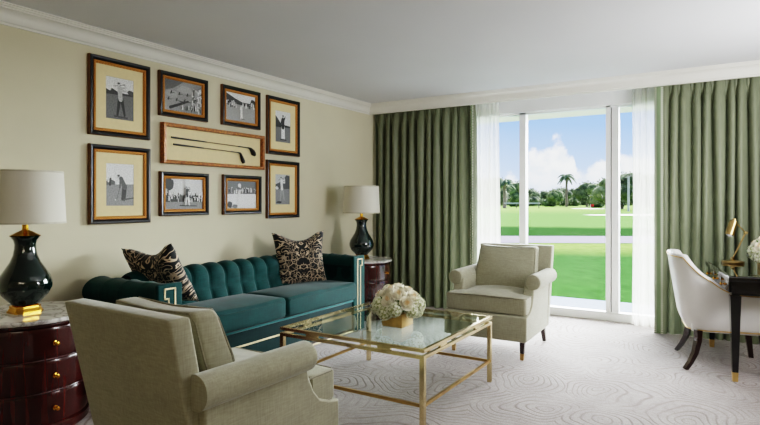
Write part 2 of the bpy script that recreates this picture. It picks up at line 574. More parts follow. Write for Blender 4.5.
def tag(o, label, cat, group=None):
    o['label'] = label
    o['category'] = cat
    if group:
        o['group'] = group
    return o


def thing(name, label, cat, loc=(0, 0, 0), rz=0.0, group=None):
    o = bpy.data.objects.new(name, None)
    COL.objects.link(o)
    o.empty_display_size = 0.1
    o.location = loc
    o.rotation_euler = (0, 0, rz)
    return tag(o, label, cat, group)


def struct(o):
    o['kind'] = 'structure'
    return o


def copy_tree(o, parent=None):
    c = o.copy()
    COL.objects.link(c)
    if parent:
        c.parent = parent
    for ch in list(o.children):
        copy_tree(ch, c)
    return c


def smooth01(t):
    t = max(0.0, min(1.0, t))
    return t * t * (3 - 2 * t)


# ------------------------------------------------------------------ the room
X1, YB, ZC = 5.75, 6.40, 2.56      # right wall, window wall face, ceiling
Y0 = -2.2                          # wall behind the camera

b = MB(); b.box(-0.1, X1 + 0.1, Y0 - 0.1, 6.46, -0.08, 0.0)
struct(b.build('floor', M['carpet'], smooth=False))
b = MB(); b.box(-0.1, X1 + 0.1, Y0 - 0.1, 6.62, ZC, ZC + 0.1)
struct(b.build('ceiling', M['ceiling'], smooth=False))
b = MB(); b.box(-0.12, 0, Y0 - 0.1, 6.62, -0.08, ZC)
struct(b.build('wall_left', M['wall'], smooth=False))
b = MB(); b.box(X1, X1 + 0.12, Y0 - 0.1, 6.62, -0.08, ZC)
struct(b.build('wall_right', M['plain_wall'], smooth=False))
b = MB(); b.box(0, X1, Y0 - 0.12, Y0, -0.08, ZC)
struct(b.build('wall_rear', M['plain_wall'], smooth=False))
WX0, WX1, WZ = 0.98, 3.98, 2.357   # window opening
b = MB()
b.box(0, WX0, YB, 6.62, -0.08, ZC)
b.box(WX1, X1, YB, 6.62, -0.08, ZC)
b.box(WX0, WX1, YB, 6.62, WZ, ZC)
struct(b.build('wall_back', M['white_frame'], smooth=False))

# crown moulding on the left wall : profile (out from wall, z)
crown = [(0, 2.442), (0.012, 2.442), (0.012, 2.456), (0.022, 2.463), (0.03, 2.478), (0.034, 2.49)]
crown += [(0.034 + 0.05 * (1 - math.cos(t * PI / 2)), 2.49 + 0.042 * math.sin(t * PI / 2)) for t in (0.2, 0.4, 0.6, 0.8, 1.0)]
crown += [(0.086, 2.540), (0.098, 2.542), (0.10, 2.551), (0.112, 2.553), (0.112, 2.56), (0, 2.56)]
b = MB(); b.prism([(x, z) for x, z in crown], Y0, 6.05, 'y')
struct(b.build('trim_1', M['moulding'], angle=25))
# cornice board that hides the curtain track
cz = [(6.075, 2.44), (6.045, 2.44), (6.045, 2.452), (6.034, 2.458), (6.026, 2.478), (6.020, 2.490)]
cz += [(6.020 - 0.05 * (1 - math.cos(t * PI / 2)), 2.490 + 0.042 * math.sin(t * PI / 2)) for t in (0.2, 0.4, 0.6, 0.8, 1.0)]
cz += [(5.966, 2.540), (5.952, 2.542), (5.95, 2.551), (5.935, 2.553), (5.935, 2.56), (6.075, 2.56)]
b = MB(); b.prism(cz, 0.0, X1, 'x')
struct(b.build('trim_2', M['moulding'], angle=25))
b = MB(); b.prism([(0.0, 0), (0.016, 0), (0.016, 0.10), (0.008, 0.13), (0.0, 0.13)], Y0, 6.38, 'y')
struct(b.build('baseboard_left', M['moulding']))

# sliding window
win = bpy.data.objects.new('window_1', None); COL.objects.link(win); struct(win)
b = MB()
fy0, fy1 = 6.46, 6.54
b.box(WX0, WX1, fy0, 6.60, 0.0, 0.07)
b.box(WX0, WX1, fy0, fy1, 0.07, 0.092)
b.box(WX0, WX1, fy0, fy1, WZ - 0.02, WZ)
b.box(WX0, WX0 + 0.06, fy0, fy1, 0.09, WZ)
b.box(WX1 - 0.06, WX1, fy0, fy1, 0.09, WZ)
b.build('window_frame', M['white_frame'], win, smooth=False)
b = MB(); b.box(1.876, 1.952, fy0, fy1 + 0.01, 0.085, WZ); b.build('mullion', M['white_frame'], win, smooth=False)
b = MB()
b.box(2.842, 2.890, fy0, fy1, 0.085, WZ); b.box(2.902, 2.972, fy0 + 0.01, fy1 + 0.02, 0.085, WZ)
b.build('meeting_stile', M['white_frame'], win, smooth=False)
b = MB(); b.box(2.878, 2.907, fy0 + 0.03, fy1, 0.085, WZ); b.build('stile_gap_strip', M['gap_strip'], win, smooth=False)  # dark strip set in the gap between the two stiles
for x0, x1 in ((WX0 + 0.06, 1.876), (1.952, 2.842), (2.972, WX1 - 0.06)):
    b = MB(); b.box(x0, x1, 6.498, 6.502, 0.09, WZ - 0.02); b.build('glass_pane', M['pane'], win, smooth=False)


# ------------------------------------------------------------------ curtains
def curtain(name, label, x0, x1, y, z0, z1, folds, amp, mat, seed, trim_x=None, pinch=True, trimw=0.075):
    rr = random.Random(seed)
    root = thing(name, label, 'curtain', ((x0 + x1) / 2, y, 0))
    cx = (x0 + x1) / 2
    ph = [rr.uniform(-0.5, 0.5) for _ in range(folds + 2)]
    am = [rr.uniform(0.65, 1.25) for _ in range(folds + 2)]

    def pos(u, v):
        s = u * folds
        i = int(min(s, folds - 1e-6)); fr = s - i
        a = am[i] * (1 - fr) + am[i + 1] * fr
        p = ph[i] * (1 - fr) + ph[i + 1] * fr
        low = 1 - v
        k = 2 * PI * s + p * (0.5 + 0.6 * low)
        w = math.sin(k)
        w = math.copysign(abs(w) ** 0.75, w)
        top = smooth01((v - 0.90) / 0.08) if pinch else 0.0
        A = amp * a * (1 - 0.45 * top) * (0.85 + 0.3 * low)
        yy = A * w
        if pinch:      # triple pinch pleat heads
            yy = yy * (1 - 0.5 * top) + top * (-0.022 * max(0, math.sin(2 * PI * s)) ** 6)
        xx = x0 + (x1 - x0) * u + 0.25 * amp * math.cos(k) * (1 - top) + 0.012 * math.sin(3.1 * low + 2.3 * i)
        return (xx - cx, yy, z0 + (z1 - z0) * v)

    b = MB(); b.grid(pos, folds * 14, 26)
    b.build('drape', mat, root, angle=180, recalc=False)
    if trim_x is not None:
        u0, u1 = trim_x

        def tp(u, v):
            q = pos(u0 + (u1 - u0) * u, v)
            return (x0 + (x1 - x0) * (u0 + (u1 - u0) * u) - cx, -0.062 + 0.008 * math.sin(u * 5 + v * 3), q[2])
        b = MB(); b.grid(tp, 6, 40, uv=True)
        b.build('braid_trim', M['trim'], root, angle=180, recalc=False)
    return root


curtain('green_curtain', 'green pinch-pleated curtain left of the window, behind the drum side table', 0.035, 1.44, 6.15, 0.0005, 2.50, 12, 0.052, M['curtain'], 3, trim_x=(0.972, 1.0))
curtain('green_curtain', 'green pinch-pleated curtain right of the window, behind the black desk', 3.37, 5.6, 6.15, 0.0005, 2.50, 24, 0.048, M['curtain'], 5, trim_x=(-0.006, 0.030))
curtain('sheer_curtain', 'white sheer curtain at the left edge of the window beside the armchair', 1.30, 1.67, 6.33, 0.012, 2.50, 6, 0.026, M['sheer'], 8, pinch=False)
curtain('sheer_curtain', 'white sheer curtain at the right edge of the window beside the braid-trimmed drape', 3.115, 3.40, 6.33, 0.012, 2.50, 4, 0.026, M['sheer'], 9, pinch=False)


# ------------------------------------------------------------------ framed pictures
def frame_mesh(w, h, prof, x_back=0.0):
    """mitred frame in the wall plane (local y,z), prof = [(inset, height, material)]"""
    b = MB()
    rings = []
    for ins, ht, _ in prof:
        y, z = w / 2 - ins, h / 2 - ins
        rings.append([(ht, -y, -z), (ht, y, -z), (ht, y, z), (ht, -y, z)])
    for k in range(len(prof) - 1):
        for i in range(4):
            j = (i + 1) % 4
            b.add([rings[k][i], rings[k][j], rings[k + 1][j], rings[k + 1][i]], [(0, 1, 2, 3)], prof[k + 1][2])
    return b


class Print:
    """flat black and white photograph, u right 0..1, v up 0..1"""

    def __init__(s, w, h, tone, sky=None, hor=0.6):
        s.w, s.h, s.b, s.k = w, h, MB(), 0
        s.poly([(0, 0), (1, 0), (1, 1), (0, 1)], tone)
        if sky is not None:
            s.poly([(0, hor), (1, hor + 0.02), (1, 1), (0, 1)], sky)

    def poly(s, pts, tone):
        o = 0.0008 + s.k * 0.00012
        s.k += 1
        idx = len(s.b.f)
        s.b.add([(o, (u - 0.5) * s.w, (v - 0.5) * s.h) for u, v in pts], [tuple(range(len(pts)))])
        s.b.tone[idx] = min(.92, tone * 1.75)

    def blob(s, u, v, ru, rv, tone, n=9, jit=0.0, seed=1):
        q = random.Random(seed)
        s.poly([(u + ru * (1 + q.uniform(-jit, jit)) * math.cos(2 * PI * i / n), v + rv * (1 + q.uniform(-jit, jit)) * math.sin(2 * PI * i / n)) for i in range(n)], tone)

    def limb(s, p, q, a, c, tone):
        dx, dy = (q[0] - p[0]) * s.w, (q[1] - p[1]) * s.h
        L = math.hypot(dx, dy) or 1
        nx, ny = -dy / L / s.w, dx / L / s.h
        pts = []
        th = math.atan2(dy, dx)
        for (o, rr, a0) in ((p, a * s.h, th + PI / 2), (q, c * s.h, th - PI / 2)):
            for i in range(6):
                w = a0 + PI * i / 5
                pts.append((o[0] + rr * math.cos(w) / s.w, o[1] + rr * math.sin(w) / s.h))
        s.poly(pts, tone)

    def done(s, parent, x):
        return s.b.build('photograph', M['print'], parent, loc=(x, 0, 0), smooth=False, recalc=False)


def golfer(p, u, v, h, shirt, legs, skin, pose):
    """small flat golfer, feet at (u,v), height h"""
    asp = p.h / p.w

    def q(a, c):
        return (u + a * h * asp, v + c * h)
    if pose == 'swing':
        p.limb(q(-.10, 0), q(-.03, .5), .032 * h, .055 * h, legs)
        p.limb(q(.13, .02), q(.03, .5), .032 * h, .055 * h, legs)
        p.limb(q(0, .47), q(-.03, .8), .065 * h, .075 * h, shirt)
        p.limb(q(-.05, .78), q(.17, .84), .035 * h, .025 * h, shirt)
        p.limb(q(.17, .84), q(.10, .93), .022 * h, .02 * h, skin)
        p.limb(q(.02, .75), q(.17, .72), .035 * h, .025 * h, shirt)
        p.limb(q(.17, .72), q(.15, .9), .022 * h, .02 * h, skin)
        p.limb(q(.13, .92), q(-.22, .83), .010 * h, .008 * h, 0.05)
        p.blob(*q(-.06, .9), .045 * h * asp, .06 * h, skin)
        p.blob(*q(-.06, .935), .05 * h * asp, .03 * h, 0.06)
    elif pose == 'putt':
        p.limb(q(.06, 0), q(.10, .48), .06 * h, .07 * h, legs)
        p.limb(q(.0, 0), q(.06, .48), .05 * h, .07 * h, legs)
        p.limb(q(.10, .42), q(-.06, .74), .085 * h, .08 * h, shirt)
        p.limb(q(-.08, .72), q(-.10, .42), .04 * h, .03 * h, shirt)
        p.blob(*q(-.16, .80), .05 * h * asp, .065 * h, skin)
        p.blob(*q(-.15, .84), .055 * h * asp, .04 * h, 0.05)
        p.limb(q(-.10, .42), q(-.22, .0), .009 * h, .009 * h, 0.05)
        p.limb(q(.05, -.01), q(.45, .05), .03 * h, .02 * h, 0.06)
        p.blob(*q(-.27, -.02), .02 * h * asp, .02 * h, 0.8)
    else:
        p.limb(q(-.05, 0), q(-.02, .5), .05 * h, .07 * h, legs)
        p.limb(q(.06, 0), q(.03, .5), .05 * h, .07 * h, legs)
        p.limb(q(0, .46), q(0, .8), .08 * h, .095 * h, shirt)
        p.limb(q(-.07, .78), q(-.13, .58), .035 * h, .025 * h, shirt)
        p.limb(q(.07, .78), q(.14, .92), .035 * h, .025 * h, shirt)
        p.limb(q(.14, .92), q(.22, .75), .010 * h, .008 * h, 0.7)
        p.blob(*q(0, .9), .05 * h * asp, .065 * h, skin)
        p.blob(*q(0, .94), .055 * h * asp, .035 * h, 0.06)


def crowd(p, u0, u1, v0, v1, n, seed, rows=2):
    q = random.Random(seed)
    for i in range(n):
        u, v = q.uniform(u0, u1), q.uniform(v0, v1)
        t = q.choice([0.02, 0.04, 0.5, 0.7, 0.1, 0.3])
        s = q.uniform(0.018, 0.03)
        p.limb((u, v), (u, v + s * 4), s, s * 0.8, t)
        p.blob(u, v + s * 5, s * 0.6, s * 0.9, q.choice([0.4, 0.55, 0.1]), 6)


PROF = [(0.0, 0.0, 0), (0.0, 0.026, 1), (0.003, 0.033, 1), (0.008, 0.035, 0), (0.020, 0.033, 0), (0.032, 0.022, 0), (0.034, 0.018, 0)]
GILT = [(0.034, 0.018, 0), (0.036, 0.024, 0), (0.046, 0.025, 0), (0.054, 0.020, 0), (0.057, 0.012, 0), (0.057, 0.009, 0)]


def picture(label, cy, cz, w, h, photo_w, photo_h, has_mat=True, mat_shift=0.0):
    root = thing('framed_picture', label, 'picture', (0.0, cy, cz), group='framed golf photographs on the left wall')
    bk = frame_mesh(w, h, PROF)
    bk.add([(0.006, -w / 2 + .01, -h / 2 + .01), (0.006, w / 2 - .01, -h / 2 + .01), (0.006, w / 2 - .01, h / 2 - .01), (0.006, -w / 2 + .01, h / 2 - .01)], [(0, 1, 2, 3)], 0)
    bk.build('frame', [M['frame_black'], M['frame_edge']], root, angle=20)
    frame_mesh(w, h, GILT).build('gilt_moulding', M['gilt'], root, angle=20)
    if has_mat:
        iw, ih = w / 2 - 0.055, h / 2 - 0.055
        pw, ph = photo_w / 2, photo_h / 2
        b = MB()
        for x, (aw, ah), (bw, bh) in ((0.011, (iw, ih), (pw, ph)),):
            o = [(x, -aw, -ah), (x, aw, -ah), (x, aw, ah), (x, -aw, ah)]
            i = [(x, -bw, -bh), (x, bw, -bh), (x, bw, bh), (x, -bw, bh)]
            j = [(x - .003, p[1] * .985, p[2] * .985) for p in i]
            for k in range(4):
                k2 = (k + 1) % 4
                b.add([o[k], o[k2], i[k2], i[k]], [(0, 1, 2, 3)])
                b.add([i[k], i[k2], j[k2], j[k]], [(0, 1, 2, 3)])
        b.build('mat_board', M['mat_board'], root, smooth=False)
    return root


T, B_ = 0.0075, 0.0065
# 1 upper left portrait
r = picture('large portrait frame at upper left, golfer finishing a full swing', 2.5415, 2.091, 0.502, 0.59, 0.23, 0.32)
p = Print(.232, .322, .10, .48, .62); p.poly([(0, .58), (1, .6), (1, .66), (.7, .64), (.4, .67), (.25, .72), (.12, .76), (0, .70)], .04)
p.blob(.12, .72, .1, .05, .5, jit=.3); p.blob(.9, .68, .13, .06, .06, jit=.3, seed=4)
golfer(p, .52, .10, .82, .30, .03, .36, 'swing'); p.limb((.3, .08), (.75, .06), .02, .02, .05); p.done(r, T)
# 2 lower left
r = picture('large portrait frame at lower left, golfer bent over a putt', 2.5435, 1.432, 0.503, 0.592, 0.23, 0.325)
p = Print(.232, .327, .17, .50, .50); p.poly([(0, .49), (.32, .5), (.32, .58), (.15, .63), (0, .58)], .08); p.blob(.12, .58, .07, .03, .6)
p.limb((.14, .5), (.16, .64), .03, .025, .04)
golfer(p, .58, .16, .66, .07, .035, .30, 'putt'); p.done(r, T)
# 3 upper, aerial crowd
r = picture('landscape frame with an aerial view of golfers crossing a green', 3.129, 2.199, 0.498, 0.372, .38, .26, False)
p = Print(.386, .26, .20)
p.poly([(0, .62), (.25, .75), (.5, 1), (0, 1)], .10); p.blob(.2, .55, .18, .12, .24, jit=.2); p.blob(.55, .75, .2, .14, .26, jit=.2, seed=3)
for k in range(9):
    u, v = .1 + .07 * k, .35 + .25 * math.sin(k * 2.1)
    p.limb((u, v), (u + .02, v + .07), .025, .02, .03); p.limb((u, v), (u + .1, v + .03), .012, .006, .05)
p.limb((.15, .1), (.62, .38), .05, .03, .03); p.limb((.4, .33), (.7, .36), .02, .01, .04)
crowd(p, .72, .98, .05, .75, 42, 5); crowd(p, .45, .9, .02, .14, 16, 6); p.done(r, B_)
# 4 upper, pale figure
r = picture('landscape frame with a pale golfer standing below a treeline', 3.791, 2.202, 0.492, 0.374, .38, .26, False)
p = Print(.38, .262, .25, .50, .66)
p.poly([(0, .62), (1, .60), (1, .68), (.8, .72), (.55, .72), (.3, .82), (.15, .9), (0, .98)], .05); p.blob(.92, .75, .1, .14, .04, jit=.2)
crowd(p, .02, .35, .48, .62, 18, 7); crowd(p, .55, .98, .52, .62, 16, 8)
golfer(p, .5, .12, .52, .62, .55, .4, 'stand'); p.limb((.5, .1), (.62, .08), .015, .01, .08); p.done(r, B_)
# 5 lower, crowd
r = picture('landscape frame with a golfer swinging before a standing crowd and tree', 3.138, 1.368, 0.50, 0.369, .39, .26, False)
p = Print(.388, .257, .16, .42, .40); p.blob(.1, .82, .14, .2, .03, jit=.15); p.limb((.07, .4), (.08, .7), .03, .03, .03)
p.poly([(0, .24), (1, .24), (1, .46), (0, .46)], .05)
crowd(p, .02, .98, .24, .46, 60, 9)
golfer(p, .55, .12, .66, .03, .5, .30, 'swing'); p.limb((.35, .12), (.8, .10), .02, .015, .04); p.done(r, B_)
# 6 lower, snow bright
r = picture('landscape frame with a bright fairway and round white highlight above a golfer', 3.805, 1.3695, 0.492, 0.373, .38, .26, False)
p = Print(.38, .261, .52, .09, .52); crowd(p, .02, .98, .54, .62, 30, 10); p.blob(.4, .84, .055, .075, .85, 12)
p.blob(.08, .14, .09, .12, .03, jit=.2); p.blob(.25, .08, .1, .07, .10, jit=.2)
golfer(p, .4, .18, .56, .75, .7, .4, 'stand'); p.limb((.72, .12), (.85, .42), .05, .03, .72); p.done(r, B_)
# 7 upper right portrait
r = picture('portrait frame at upper right, golfer in white trousers', 4.3875, 2.0885, 0.50, 0.597, .233, .327)
p = Print(.235, .329, .12, .48, .50); p.poly([(0, .48), (1, .5), (1, .55), (.4, .58), (.12, .78), (0, .85)], .04)
golfer(p, .5, .12, .78, .04, .62, .25, 'stand'); p.limb((.35, .1), (.7, .09), .02, .02, .04); p.done(r, T)
# 8 lower right portrait
r = picture('portrait frame at lower right, golfer in pale cap mid swing by dark ground', 4.3825, 1.4315, 0.495, 0.598, .225, .317)
p = Print(.227, .319, .16, .34, .52); p.poly([(0, .5), (1, .52), (1, .95), (.75, .98), (.5, .8), (.25, .72), (0, .66)], .06); p.blob(.1, .55, .10, .05, .5, jit=.3, seed=2)
golfer(p, .45, .14, .80, .5, .22, .4, 'swing'); p.blob(.25, .08, .2, .04, .03, jit=.2); p.done(r, T)

# shadow box with two golf clubs
sw, sh = 1.175, 0.338
sb = thing('golf_club_shadow_box', 'long wood-framed shadow box holding two antique golf clubs', 'shadow box', (0, 3.4915, 1.79))
bx = frame_mesh(sw, sh, [(0, 0, 0), (0, .046, 0), (.004, .05, 0), (.026, .046, 0), (.030, .042, 0), (.032, .012, 0)])
bx.build('box_frame', M['burl'], sb, angle=20)
b = MB(); b.box(0.004, 0.012, -sw / 2 + .02, sw / 2 - .02, -sh / 2 + .02, sh / 2 - .02); b.build('backing_board', M['mat_board'], sb, smooth=False)
for (g0, g1, toe, hd) in (((-.498, .052), (.388, .036), (.475, -.035), 1), ((-.478, -.005), (.275, -.02), (.322, -.115), 0)):
    club = MB()
    g0v, g1v = Vector((0.026, *g0)), Vector((0.026, *g1))
    club.tube([g0v.lerp(g1v, .3), g1v], 0.0042, 8)
    c = club.build('golf_club', M['club_shaft'], sb)
    gp = MB(); gp.tube([g0v, g0v.lerp(g1v, .03), g0v.lerp(g1v, .42)], [.0075, .0085, .0055], 8)
    gp.build('grip', M['club_dark'], c)
    gp = MB(); gp.tube([g0v.lerp(g1v, .84), g1v], .0055, 8); gp.build('hosel', M['club_dark'], c)
    t = Vector((0.026, *toe)); d = (t - g1v)
    hp = MB()
    if hd:
        pts = [g1v, g1v + d * .1 + Vector((0, .012, 0)), g1v + d * .4 + Vector((0, .012, 0)), g1v + d * .75, g1v + d * .95]
        hp.tube([g1v - Vector((0, .02, 0))] + pts, [.006, .008, .014, .022, .025, .014], 10)
    else:
        hp.tube([g1v - Vector((0, .02, 0)), g1v + d * .08, g1v + d * .35, g1v + d * .8, t], [.006, .010, .014, .019, .014], 10)
    hp.build('club_head', M['club_dark'], c)


# ------------------------------------------------------------------ drum side tables and lamps
def side_table(label, x, y):
    root = thing('drum_side_table', label, 'side table', (x, y, 0), group='drum side tables either side of the sofa')
    b = MB(); b.lathe([(.33, .628), (.352, .628), (.356, .634), (.356, .644), (.352, .65), (0.001, .65)], n=72)
    b.build('marble_top', M['marble'], root, angle=30)
    prof = [(.30, .0), (.325, .0), (.335, .012), (.335, .05), (.328, .058), (.322, .062)]
    prof += [(.322, .60), (.330, .608), (.334, .616), (.330, .628), (.05, .628)]
    b = MB(); b.lathe(prof, n=72); b.build('cabinet_body', M['mahogany'], root, angle=30)
    for z0, z1 in ((.070, .234), (.250, .415), (.431, .598)):
        d = MB()
        a0, a1 = R(-80), R(80)

        def fr(u, v, r0, zz0=z0, zz1=z1):
            a = a0 + (a1 - a0) * u
            e = .003 * (1 - min(1, min(v, 1 - v) / .06)) + .003 * (1 - min(1, min(u, 1 - u) / .02))
            return ((r0 - e) * math.cos(a), (r0 - e) * math.sin(a), zz0 + (zz1 - zz0) * v)
        d.grid(lambda u, v: fr(u, v, .331), 48, 16)
        d.grid(lambda u, v: fr(u, v, .318), 48, 1)
        dr = d.build('drawer', M['mahogany'], root, angle=50, recalc=False)
        k = MB()
        prof = [(.014, 0), (.014, .003), (.006, .005), (.005, .014), (.010, .018), (.013, .024), (.011, .030), (.001, .033)]
        k.lathe(prof, n=16)
        k.build('knob', M['gold'], dr, loc=(.330, 0, (z0 + z1) / 2 - .005), rot=(0, PI / 2, 0))
    for zz in (.242, .423):   # bead mouldings
        b = MB(); b.lathe([(.318, zz - .007), (.331, zz - .006), (.334, zz), (.331, zz + .006), (.318, zz + .007)], n=72, caps=False)
        b.build('bead_moulding', M['mahogany'], root, angle=40)
    return root


side_table('dark mahogany drum side table with marble top at left foreground behind the armchair', 0.43, 1.665)
side_table('dark mahogany drum side table with marble top by the green curtain beyond the sofa', 0.41, 5.27)


def table_lamp(label, x, y):
    root = thing('table_lamp', label, 'table lamp', (x, y, .65), group='green vase lamps')
    b = MB()
    oc = [(.080, -.048), (.080, .048), (.048, .080), (-.048, .080), (-.080, .048), (-.080, -.048), (-.048, -.080), (.048, -.080)]
    for z0, z1, k0, k1 in ((0, .010, 1, 1), (.010, .028, .96, .84), (.028, .040, .86, .86)):
        vs = [(x * k, y * k, z) for k, z in ((k0, z0), (k1, z1)) for x, y in oc]
        b.add(vs, [tuple(reversed(range(8))), tuple(range(8, 16))] + [(i, (i + 1) % 8, 8 + (i + 1) % 8, 8 + i) for i in range(8)])
    b.lathe([(.062, .036), (.066, .042), (.070, .048)], n=36)
    b.build('lamp_base', M['gold'], root)
    prof = [(.060, .046), (.074, .050), (.078, .058), (.095, .075), (.122, .105), (.140, .145), (.142, .175), (.130, .215), (.105, .255),
            (.080, .295), (.064, .335), (.057, .375), (.056, .40), (.062, .425), (.078, .445), (.082, .449), (.06, .45)]
    b = MB(); b.lathe(prof, n=48); b.build('vase_body', M['lamp_body'], root, angle=40)
    b = MB(); b.lathe([(.078, .449), (.080, .453), (.062, .462), (.040, .474), (.026, .480), (.020, .484), (.017, .486), (.017, .54), (.02, .542), (.02, .56), (.005, .80), (.003, .83)], n=32)
    b.build('lamp_cap', M['gold'], root, angle=40)
    b = MB()
    z0, z1, r0, r1 = .525, .825, .212, .198
    b.lathe([(r0, z0), (r1, z1)], n=64, caps=False)
    b.lathe([(r1 - .003, z1), (r0 - .003, z0)], n=64, caps=False)
    sh_ = b.build('lamp_shade', M['shade'], root, angle=60, recalc=False)
    for zz, rr in ((z0, r0), (z1, r1)):
        b = MB()
        b.lathe([(rr - .004, zz - .002), (rr + .0015, zz - .002), (rr + .0015, zz + .008), (rr - .004, zz + .008), (rr - .004, zz - .002)], n=64, caps=False)
        b.build('shade_band', M['shade_trim'], sh_, angle=60)
    b = MB()
    for k in range(3):
        a = 2 * PI * k / 3
        b.tube([(0, 0, .80), (r1 * math.cos(a), r1 * math.sin(a), .815)], .002, 6)
    b.build('shade_fitter', M['gold'], root)
    return root


table_lamp('dark green vase lamp with ivory drum shade in the left foreground', 0.43, 1.665)
table_lamp('dark green vase lamp with ivory drum shade in the corner by the green curtain', 0.41, 5.27)


# ------------------------------------------------------------------ sofa
def tufted(mb, length, cols, prof, amp, breaks, place, skew=0.0, per=10, nv=60):
    """channel tufted skin. prof: polyline (a,b) in cross-section; place(s, a, b) -> xyz"""
    P = [Vector((a, c)) for a, c in prof]
    L = [0.0]
    for i in range(1, len(P)):
        L.append(L[-1] + (P[i] - P[i - 1]).length)
    tot = L[-1]

    def at(v):
        t = v * tot
        for i in range(1, len(P)):
            if t <= L[i] + 1e-9:
                k = (t - L[i - 1]) / max(1e-9, L[i] - L[i - 1])
                p = P[i - 1].lerp(P[i], k)
                return p
        return P[-1]

    def nrm(v):
        a, c = at(max(0, v - .02)), at(min(1, v + .02))
        d = (c - a).normalized()
        return Vector((d.y, -d.x))

    def fn(u, v):
        p, n = at(v), nrm(v)
        cb = abs(math.sin(PI * cols * u)) ** .55
        rb = 1.0
        for i in range(len(breaks) - 1):
            if breaks[i] <= v <= breaks[i + 1]:
                tt = (v - breaks[i]) / (breaks[i + 1] - breaks[i])
                rb = math.sin(PI * tt) ** .9 if 0 < tt < 1 else 0.0
        h = amp * cb * (.22 + .78 * rb)
        q = p + n * h
        return place(u * length, q.x, q.y)

    mb.grid(fn, cols * per, nv)


sofa = thing('tufted_sofa', 'dark teal velvet tufted sofa against the wall beneath the framed pictures', 'sofa', (.45, 3.465, 0))
SH = 1.02          # half inner length
b = MB(); b.rbox((0.0, 0, .195), (.385, SH + .02, .145), .012, 2)
b.build('seat_base', M['velvet_dark'], sofa)
# backrest
prof = [(-.04, .40), (-.075, .50), (-.105, .60), (-.115, .65)]
prof += [(-.215 + .10 * math.cos(a), .665 + .10 * math.sin(a)) for a in [R(t) for t in range(0, 215, 15)]]
prof += [(-.34, .58)]
b = MB()
tufted(b, 2 * SH, 12, prof, .032, (0.0, .30, .75, 1.0), lambda s, a, c: (a, s - SH, c), per=12)
back = b.build('tufted_backrest', M['velvet'], sofa, angle=180, recalc=False)
b = MB(); b.prism([(-.39, .02), (-.06, .02), (-.06, .44), (-.15, .62), (-.22, .70), (-.33, .68), (-.39, .60)], -SH - .16, SH + .16, 'y')
b.build('back_panel', M['velvet_dark'], sofa)
for sg in (-1, 1):
    prof = [(SH - .02, .40), (SH + .0, .55), (SH + .005, .64)]
    prof += [(SH + .140 - .132 * math.cos(a), .668 + .100 * math.sin(a)) for a in [R(t) for t in range(0, 230, 15)]]
    prof += [(SH + .15, .58)]
    b = MB()
    tufted(b, .70, 4, prof, .009, (0.0, .30, .70, 1.0), lambda s, a, c: (s - .315, sg * (SH + (a - SH) * (1 - .30 * s / .7)), c), per=12)
    b.build('tufted_arm', M['velvet'], sofa, angle=180, recalc=False)
    b = MB()
    y0, y1 = sorted((sg * (SH + .005), sg * (SH + .185)))
    b.box(-.385, .375, y0, y1, .02, .665)
    b.build('arm_panel', M['velvet_dark'], sofa, smooth=False)
    # front facing of the arm
    f = MB(); f.rbox((.385, sg * (SH + .09), .392), (.018, .098, .372), .014, 3, 1)
    fp = f.build('arm_front', M['velvet'], sofa)
    # greek key nailhead border
    n = MB()
    yc = sg * (SH + .09)
    x0, x1 = .401, .4065

    def strip(ya, yb, za, zb):
        ya, yb = yc + sg * ya, yc + sg * yb
        n.box(x0, x1, min(ya, yb), max(ya, yb), min(za, zb), max(za, zb))
    w = .010
    strip(-.040, -.040 + w, .03, .735)
    strip(-.040, .050, .725, .735)
    strip(.050 - w, .050, .660, .735)
    strip(.050, .010, .660, .670)
    strip(.010, .010 + w, .03, .670)
    n.build('nailhead_trim', M['nail'], fp, smooth=False)
b = MB(); b.box(.384, .391, -SH, SH, .200, .212); b.build('nailhead_strip', M['nail'], sofa, smooth=False)
b = MB(); b.box(.384, .392, -SH, SH, .022, .034); b.build('nailhead_strip', M['nail'], sofa, smooth=False)
b = MB(); b.tube([(.390, -SH, .325), (.390, SH, .325)], .008, 8); b.build('welt_cord', M['welt'], sofa)
for sx in (-.33, .34):
    for sy in (-1.10, 1.10):
        b = MB(); b.box(sx - .03, sx + .03, sy - .03, sy + .03, 0, .055)
        b.build('plinth_foot', M['leg_wood'], sofa, smooth=False)
for sg in (-1, 1):
    hw = SH / 2 - .003

    def bul(x, y, z, hw=hw):
        u, v = x / .245, y / hw
        k = max(0, 1 - u * u) * max(0, 1 - v ** 4)
        e = .010 * math.sin(9 * y + 3 * sg) * max(0, u) * (z > 0)
        return (x + .012 * max(0, 1 - v * v) * (x > .2), y, z + (.022 * k if z > 0 else -.004 * k) + e * .5)
    c = MB(); c.rbox((.185, sg * SH / 2, .425), (.250, hw, .083), .034, 4, (8, 14, 2), bul)
    cu = c.build('seat_cushion', M['velvet'], sofa, angle=60)
    wl = MB()
    pts = []
    for k in range(41):
        t = -1 + 2 * k / 40
        pts.append((.185 + .252 + .012 * (1 - t * t), sg * SH / 2 + t * (hw - .03), .487))
    wl.tube(pts, .0045, 6)
    wl.build('cushion_piping', M['velvet'], cu)


